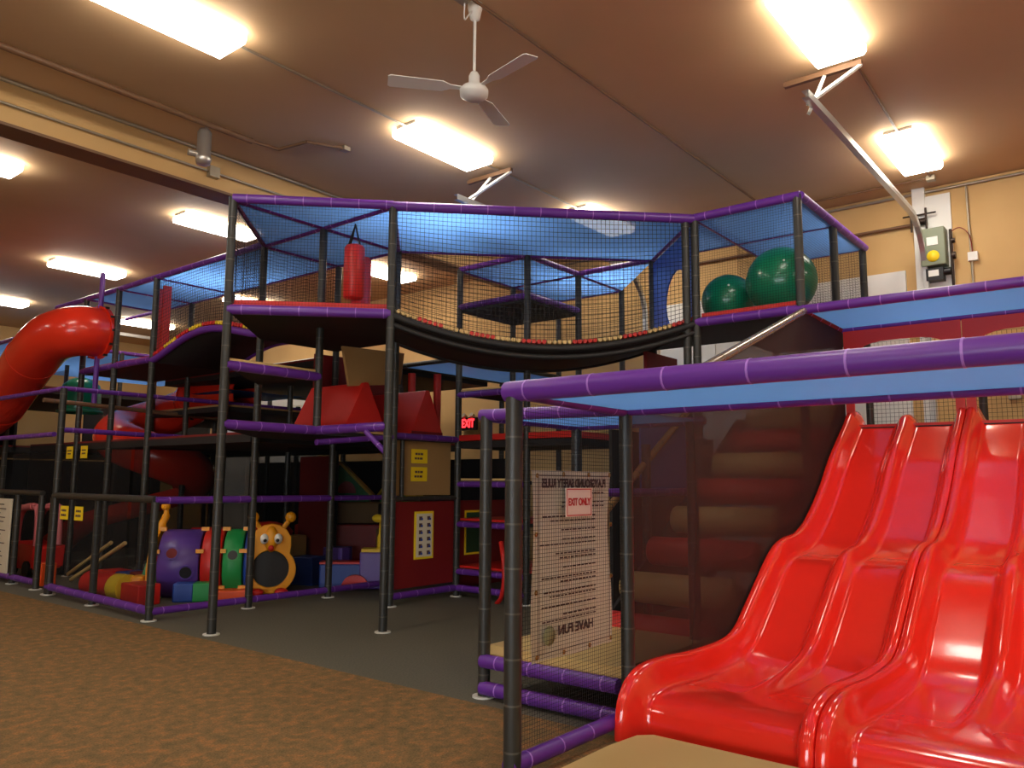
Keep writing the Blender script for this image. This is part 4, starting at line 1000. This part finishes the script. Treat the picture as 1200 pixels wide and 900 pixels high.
F = []
for i in range(n):
    k = (i+1) % n; F += [(i, k, n+k, n+i), (2*n+i, 3*n+i, 3*n+k, 2*n+k), (n+i, n+k, 3*n+k, 3*n+i), (i, 2*n+i, 2*n+k, k)]
mb.add(vs, F); face = T.part('face_plate', mb, M_ORY, 'orange-yellow face plate', bevel=0.015)
mb = MB(); mb.ball(fp(0, 0.86, 0.05), 0.20, 24, sc=(0.45, 0.45, 0.9)); T.part('forehead', mb, M_ORY, parent=face)
mb = MB(); mb.tube(fp(0, 0.40, -0.03), fp(0, 0.40, -0.12), 0.30, 28); T.part('mouth_shade', mb, M_BLK, 'black disc standing for shade inside the tunnel', parent=face)  # solid black disc paints the shade inside the tunnel
for sg in (-1, 1):
    mb = MB(); mb.path([fp(sg*0.17, 1.03), fp(sg*0.23, 1.12), fp(sg*0.265, 1.18)], 0.035, 10); mb.ball(fp(sg*0.27, 1.20), 0.075, 16); T.part('antenna', mb, M_ORY, parent=face)
    mb = MB(); c = fp(sg*0.10-0.0, 0.87, 0.11); mb.ball(c, 0.065, 16, sc=(0.9, 0.9, 1.1)); T.part('eye_white', mb, M_WHITE, parent=face)
    mb = MB(); mb.ball(fp(sg*0.09, 0.85, 0.165), 0.024, 12); T.part('pupil', mb, M_BLK, parent=face)
mb = MB(); mb.ball(fp(0.0, 0.73, 0.14), 0.042, 14); T.part('nose', mb, M_RED, parent=face)
for sg in (-1, 1):
    mb = MB(); mb.ball(fp(sg*0.17, 0.06, 0.14), 0.075, 14, sc=(1.2, 1.2, 0.7)); T.part('foot', mb, M_RED, parent=face)
# tail
mb = MB(); tb = C0-dr*0.02
mb.prism([tb+sd*-0.30+Vector((0, 0, 0.0)), tb+sd*-0.47+Vector((0, 0, 0.0)), tb+sd*-0.50+Vector((0, 0, 0.4)), tb+sd*-0.33+Vector((0, 0, 0.78)), tb+Vector((0, 0, 0.94)), tb+sd*0.33+Vector((0, 0, 0.78)), tb+sd*0.50+Vector((0, 0, 0.4)), tb+sd*0.47, tb+sd*0.30, tb+sd*0.30+Vector((0, 0, 0.6)), tb+Vector((0, 0, 0.78)), tb+sd*-0.30+Vector((0, 0, 0.6))], dr*0.08, 0); T.part('tail_hoop', mb, M_ORY, bevel=0.01)
mb = MB(); mb.path(catmull([tb+Vector((0, 0, 0.80)), tb+dr*0.06+Vector((0, 0, 0.95)), tb+dr*0.11+Vector((0, 0, 1.08)), tb+dr*0.10+Vector((0, 0, 1.2))], 5), [0.07]*6+[0.05]*5+[0.035]*5, 12); mb.ball(tb+dr*0.10+Vector((0, 0, 1.2)), 0.06, 14); T.part('tail', mb, M_ORY)
mb = MB(); mb.box(tb-sd*0.42-dr*0.1+Vector((0, 0, 0.16)), (0.16, 0.2, 0.32), rz=math.atan2(dr.y, dr.x)); T.part('tail_foot', mb, M_ORY, bevel=0.03)

def block(name, label, cat, c, d, m, rz=0.0, group='foam blocks in the toddler corner', bevel=0.02):
    mb = MB(); mb.box((c[0], c[1], c[2]+d[2]/2), d, rz); o = mb.build(name, m, None, (c[0], c[1], c[2]), bevel); return tagged(o, label, cat, group)
def block2(name, label, cat, parts, group='two-tone toy steps'):
    T = Thing(name, label, cat, parts[0][0], group)
    for (c, d, rz, m, nm) in parts:
        mb = MB(); mb.box((c[0], c[1], c[2]+d[2]/2), d, rz); T.part(nm, mb, m, bevel=0.02)
block2('toy_step', 'blue and green plastic step box in front of the purple tunnel section', 'step', [((5.62, 9.95, 0), (0.26, 0.24, 0.24), -0.7, M_BLUET, 'blue_half'), ((5.80, 9.80, 0), (0.26, 0.24, 0.24), -0.7, M_GREENV, 'green_half')])
block('toy_step', 'flat orange-red plastic step in front of the red tunnel section', 'step', (6.17, 9.72, 0), (0.42, 0.42, 0.13), M_ORG, -0.7)
def roll(label, p, q, r, m):
    mb = MB(); mb.tube(p, q, r, 20); o = mb.build('foam_roll', m, None, p, 0.02); tagged(o, label, 'foam block', 'foam shapes behind the toddler fence')
roll('red foam roll lying just behind the toddler fence', (5.05, 11.35, 0.17), (5.1, 10.72, 0.17), 0.17, M_RED)
roll('mustard yellow foam disc beside the red roll behind the fence', (5.1, 10.70, 0.17), (5.12, 10.45, 0.17), 0.175, M_YEL)
block('foam_block', 'red foam block between the yellow disc and the fence corner', 'foam block', (5.15, 10.18, 0), (0.3, 0.46, 0.26), M_RED)
mb = MB(); mb.prism([(5.45, 10.95, 0), (5.45, 10.45, 0), (5.45, 10.45, 0.46), (5.45, 10.66, 0.46)], (0.4, 0, 0)); tagged(mb.build('foam_wedge', M_TEAL, None, (5.45, 10.7, 0), 0.015), 'mint green foam wedge behind the yellow disc', 'foam wedge')
block('foam_block', 'small red foam block at the foot of the slanting tan bars', 'foam block', (5.55, 11.75, 0), (0.35, 0.42, 0.28), M_RED)
block('foam_block', 'blue foam block between two small red blocks', 'foam block', (5.62, 11.38, 0), (0.35, 0.30, 0.28), M_BLUET)
block('foam_block', 'dark red foam block right of the blue block', 'foam block', (5.66, 11.02, 0), (0.35, 0.34, 0.30), M_DRED)
for (x, y, z, lb) in ((6.3, 11.75, 0.32, 'round red stepping pad left of its twin on the grey ramp'), (6.4, 11.2, 0.32, 'round red stepping pad right of its twin on the grey ramp')):
    mb = MB(); mb.lathe((x, y, z), [(0, 0), (0.15, 0), (0.17, 0.03), (0.16, 0.09), (0.12, 0.12), (0, 0.125)], 20); tagged(mb.build('stepping_pad', M_RED, None, (x, y, z)), lb, 'stepping pad', 'red stepping pads')
mb = MB(); mb.lathe((6.8, 11.62, 0.5), [(0.17, 0), (0.1, 0.14), (0.03, 0.2), (0, 0.2)], 20); tagged(mb.build('stepping_cone', M_RED, None, (6.8, 11.62, 0.5)), 'red cone at the top of the grey ramp', 'cone')
mb = MB(); mb.prism([(5.9, 12.1, 0), (7.2, 12.1, 0), (7.2, 12.1, 0.6), (6.0, 12.1, 0.3), (5.9, 12.1, 0.28)], (0, -1.3, 0)); tagged(mb.build('foam_ramp', mat('grey_green_foam', rgb(90, 92, 80), 0.7), None, (6.5, 11.5, 0)), 'grey padded ramp carrying the round red stepping pads', 'ramp')
for (p, q, lb) in (((5.75, 13.75, 0.05), (5.75, 12.35, 0.62), 'upper slanting tan bar behind the black fence'), ((5.55, 13.15, 0.03), (5.6, 11.6, 0.66), 'lower slanting tan bar behind the black fence')):
    mb = MB(); mb.tube(p, q, 0.03, 10); o = mb.build('foam_bar', M_TAN, None, p); tagged(o, lb, 'bar', 'slanting tan bars')
T = Thing('foam_bench', 'long foam bench with red seat behind the purple tunnel section', 'bench', (6.6, 11.0, 0))
mb = MB(); mb.box((6.6, 11.0, 0.7), (0.5, 0.9, 0.3), -0.4); T.part('seat', mb, M_RED, 'red seat', bevel=0.03)
mb = MB(); mb.box((6.6, 11.0, 0.275), (0.45, 0.8, 0.55), -0.4); T.part('base', mb, M_UNDER)
T = Thing('toy_table', 'little red round-topped toy table behind the red tunnel section', 'table', (7.5, 10.9, 0))
mb = MB(); mb.lathe((7.5, 10.9, 0.72), [(0.36, 0), (0.38, 0.05), (0.30, 0.14), (0.12, 0.2), (0, 0.21)], 24); T.part('top', mb, M_RED)
mb = MB(); mb.lathe((7.5, 10.9, 0.0), [(0.2, 0), (0.18, 0.04), (0.05, 0.1), (0.05, 0.74)], 14); T.part('stem', mb, M_TAN)
block('foam_block', 'small tan foam block right of the red toy table', 'foam block', (7.75, 10.6, 0), (0.3, 0.3, 0.72), M_TAN)

for (yv, lb) in ((13.95, 'dim left yellow notice high on the dark net behind the apex post'), (13.42, 'dim right yellow notice high on the dark net behind the apex post')):
    T = Thing('yellow_notice', lb, 'sign', (5.74, yv, 1.9))
    mb = MB(); mb.box((5.72, yv, 2.0), (0.006, 0.24, 0.2)); T.part('plate', mb, M_SIGNY)
    mb = MB(); mb.box((5.714, yv, 2.03), (0.003, 0.15, 0.02)); mb.box((5.714, yv, 1.98), (0.003, 0.12, 0.02)); T.part('lettering', mb, M_INK)
# ride-on car behind the left fence
T = Thing('ride_on_car', 'red toddler ride-on car with faded pink roof behind the left fence', 'toy car', (5.5, 14.0, 0))
def car(u, v, z): return Vector((5.55+0.15*v, 14.5-u*0.85, z))
mb = MB(); mb.prism([car(-0.5, -1.6, 0.12), car(0.5, -1.6, 0.12), car(0.55, -1.6, 0.5), car(0.1, -1.6, 0.52), car(-0.15, -1.6, 0.50), car(-0.5, -1.6, 0.55)], (0.48, 0, 0)); T.part('body', mb, M_RED, bevel=0.05)
mb = MB(); mb.path(catmull([car(-0.48, -1.2, 0.5), car(-0.42, -1.2, 0.9), car(-0.2, -1.2, 1.08), car(0.25, -1.2, 1.12)], 6), 0.06, 10); mb.path(catmull([car(0.25, -1.2, 1.12), car(0.45, -1.2, 1.05), car(0.5, -1.2, 0.5)], 6), 0.05, 10)
mb.path(catmull([car(-0.48, 1.0, 0.5), car(-0.42, 1.0, 0.9), car(-0.2, 1.0, 1.08), car(0.25, 1.0, 1.12)], 6), 0.06, 10); mb.path(catmull([car(0.25, 1.0, 1.12), car(0.45, 1.0, 1.05), car(0.5, 1.0, 0.5)], 6), 0.05, 10)
mb.box(car(0.1, -0.1, 1.12), (0.42, 0.55, 0.05)); T.part('roof', mb, M_PINK, 'faded pink roof')
for u in (-0.3, 0.35):
    for v in (-1.65, 1.6):
        mb = MB(); mb.tube(car(u, v-0.2, 0.13), car(u, v+0.2, 0.13), 0.13, 16); T.part('wheel', mb, M_BLK)
block('toy_bin', 'orange toy bin at the foot of the left fence opening', 'toy', (5.1, 12.95, 0), (0.22, 0.22, 0.33), M_ORG)

# playhouses and big soft blocks at the back
def house(label, c, wdt, h, dep, roofh, rz):
    T = Thing('playhouse', label, 'playhouse', c, 'green playhouses with yellow roofs')
    R = Matrix.Rotation(rz, 3, 'Z'); c = Vector(c)
    def q(x, y, z): return c+R@Vector((x, y, z))
    mb = MB(); mb.prism([q(-wdt/2, 0, 0), q(wdt/2, 0, 0), q(wdt/2, 0, h), q(0, 0, h+roofh), q(-wdt/2, 0, h)], R@Vector((0, dep, 0))); T.part('walls', mb, M_GREENV)
    for sg in (-1, 1):
        mb = MB(); e = Vector((sg*wdt/2*1.12, 0, h-roofh*0.12)); tp = Vector((0, 0, h+roofh)); 
        mb.prism([q(e.x, -0.05, e.z), q(0, -0.05, tp.z), q(0, -0.05, tp.z+0.06), q(e.x, -0.05, e.z+0.06)], R@Vector((0, dep+0.1, 0))); T.part('roof', mb, M_YEL)
    mb = MB(); n = 10; mb.prism([q(0.12*wdt+0.16*wdt*math.cos(PI*k/n), -0.008, h+0.02+0.2*wdt*math.sin(PI*k/n)) for k in range(n+1)], R@Vector((0, 0.006, 0))); T.part('arch_window', mb, M_RED)
    return T
house('large green gabled playhouse panel with yellow roof edge above the beige blocks', (8.75, 10.75, 1.22), 1.0, 0.12, 0.35, 0.50, -PI/2+0.75)
house('small playhouse with yellow roof right of the large green one', (9.15, 9.85, 1.22), 0.5, 0.10, 0.5, 0.30, -PI/2+0.35)
block('soft_block', 'long beige soft block under the large green playhouse', 'soft block', (8.75, 10.6, 0.88), (0.5, 1.35, 0.34), M_TANB, 0.75)
block('soft_block', 'long red soft block under the beige one, behind the caterpillar face', 'soft block', (8.75, 10.6, 0.30), (0.6, 1.5, 0.56), M_RED, 0.75)
block('soft_block', 'black base block under the long red soft block', 'soft block', (8.75, 10.6, 0.0), (0.65, 1.6, 0.28), M_UNDER, 0.75)
block('soft_block', 'dark blue soft block under the small playhouse', 'soft block', (9.3, 9.8, 0.82), (0.55, 0.6, 0.38), M_UNDER, 0.35)
block('soft_block', 'shaded tan soft block left of the second tall post', 'soft block', (9.3, 9.8, 0.44), (0.6, 0.9, 0.36), M_TANB, 0.35)
block('soft_block', 'dark red soft block at the bottom of the stack left of the second tall post', 'soft block', (9.3, 9.8, 0.0), (0.6, 0.9, 0.42), M_DRED, 0.35)
block('soft_block', 'blue soft block between the caterpillar face and the third post', 'soft block', (7.75, 10.2, 0.0), (0.35, 0.4, 0.42), M_BLUET, 0.3)
block('soft_block', 'purple soft block with beige top next to the blue one', 'soft block', (8.15, 10.0, 0.0), (0.3, 0.35, 0.55), M_PURT, 0.3)
T = Thing('toy_boat', 'blue and purple foam boat with a yellow giraffe head at its bow', 'toy', (7.9, 9.15, 0))
mb = MB(); mb.box((7.72, 9.36, 0.20), (0.28, 0.62, 0.34), 0.75); T.part('blue_hull', mb, M_BLUET, bevel=0.02)
mb = MB(); mb.box((7.72, 9.36, 0.385), (0.28, 0.62, 0.03), 0.75); T.part('red_rim', mb, M_RED)
mb = MB(); mb.box((8.06, 9.00, 0.28), (0.34, 0.46, 0.52), 0.75); T.part('purple_bow', mb, M_PURT, bevel=0.02)
mb = MB(); mb.box((8.06, 9.00, 0.56), (0.3, 0.42, 0.05), 0.75); T.part('yellow_top', mb, M_YEL)
mb = MB(); mb.path(catmull([(8.08, 8.92, 0.55), (8.09, 8.93, 0.8), (8.1, 8.93, 1.0)], 5), [0.07]*5+[0.05]*6, 10)
mb.ball((8.05, 8.99, 1.02), 0.075, 14, sc=(0.8, 1.5, 0.8)); mb.tube((8.1, 8.93, 1.05), (8.1, 8.9, 1.17), 0.018, 8); mb.tube((8.12, 8.96, 1.05), (8.13, 8.95, 1.16), 0.018, 8); T.part('giraffe_head', mb, M_YEL)
mb = MB(); n = 12; mb.prism([Vector((7.73, 9.08, 0.06))+Vector((0.68, -0.73, 0))*0.19*math.cos(PI*k/n)+Vector((0, 0, 0.17*math.sin(PI*k/n))) for k in range(n+1)], (-0.04, -0.04, 0)); T.part('wheel_disc', mb, M_RED)
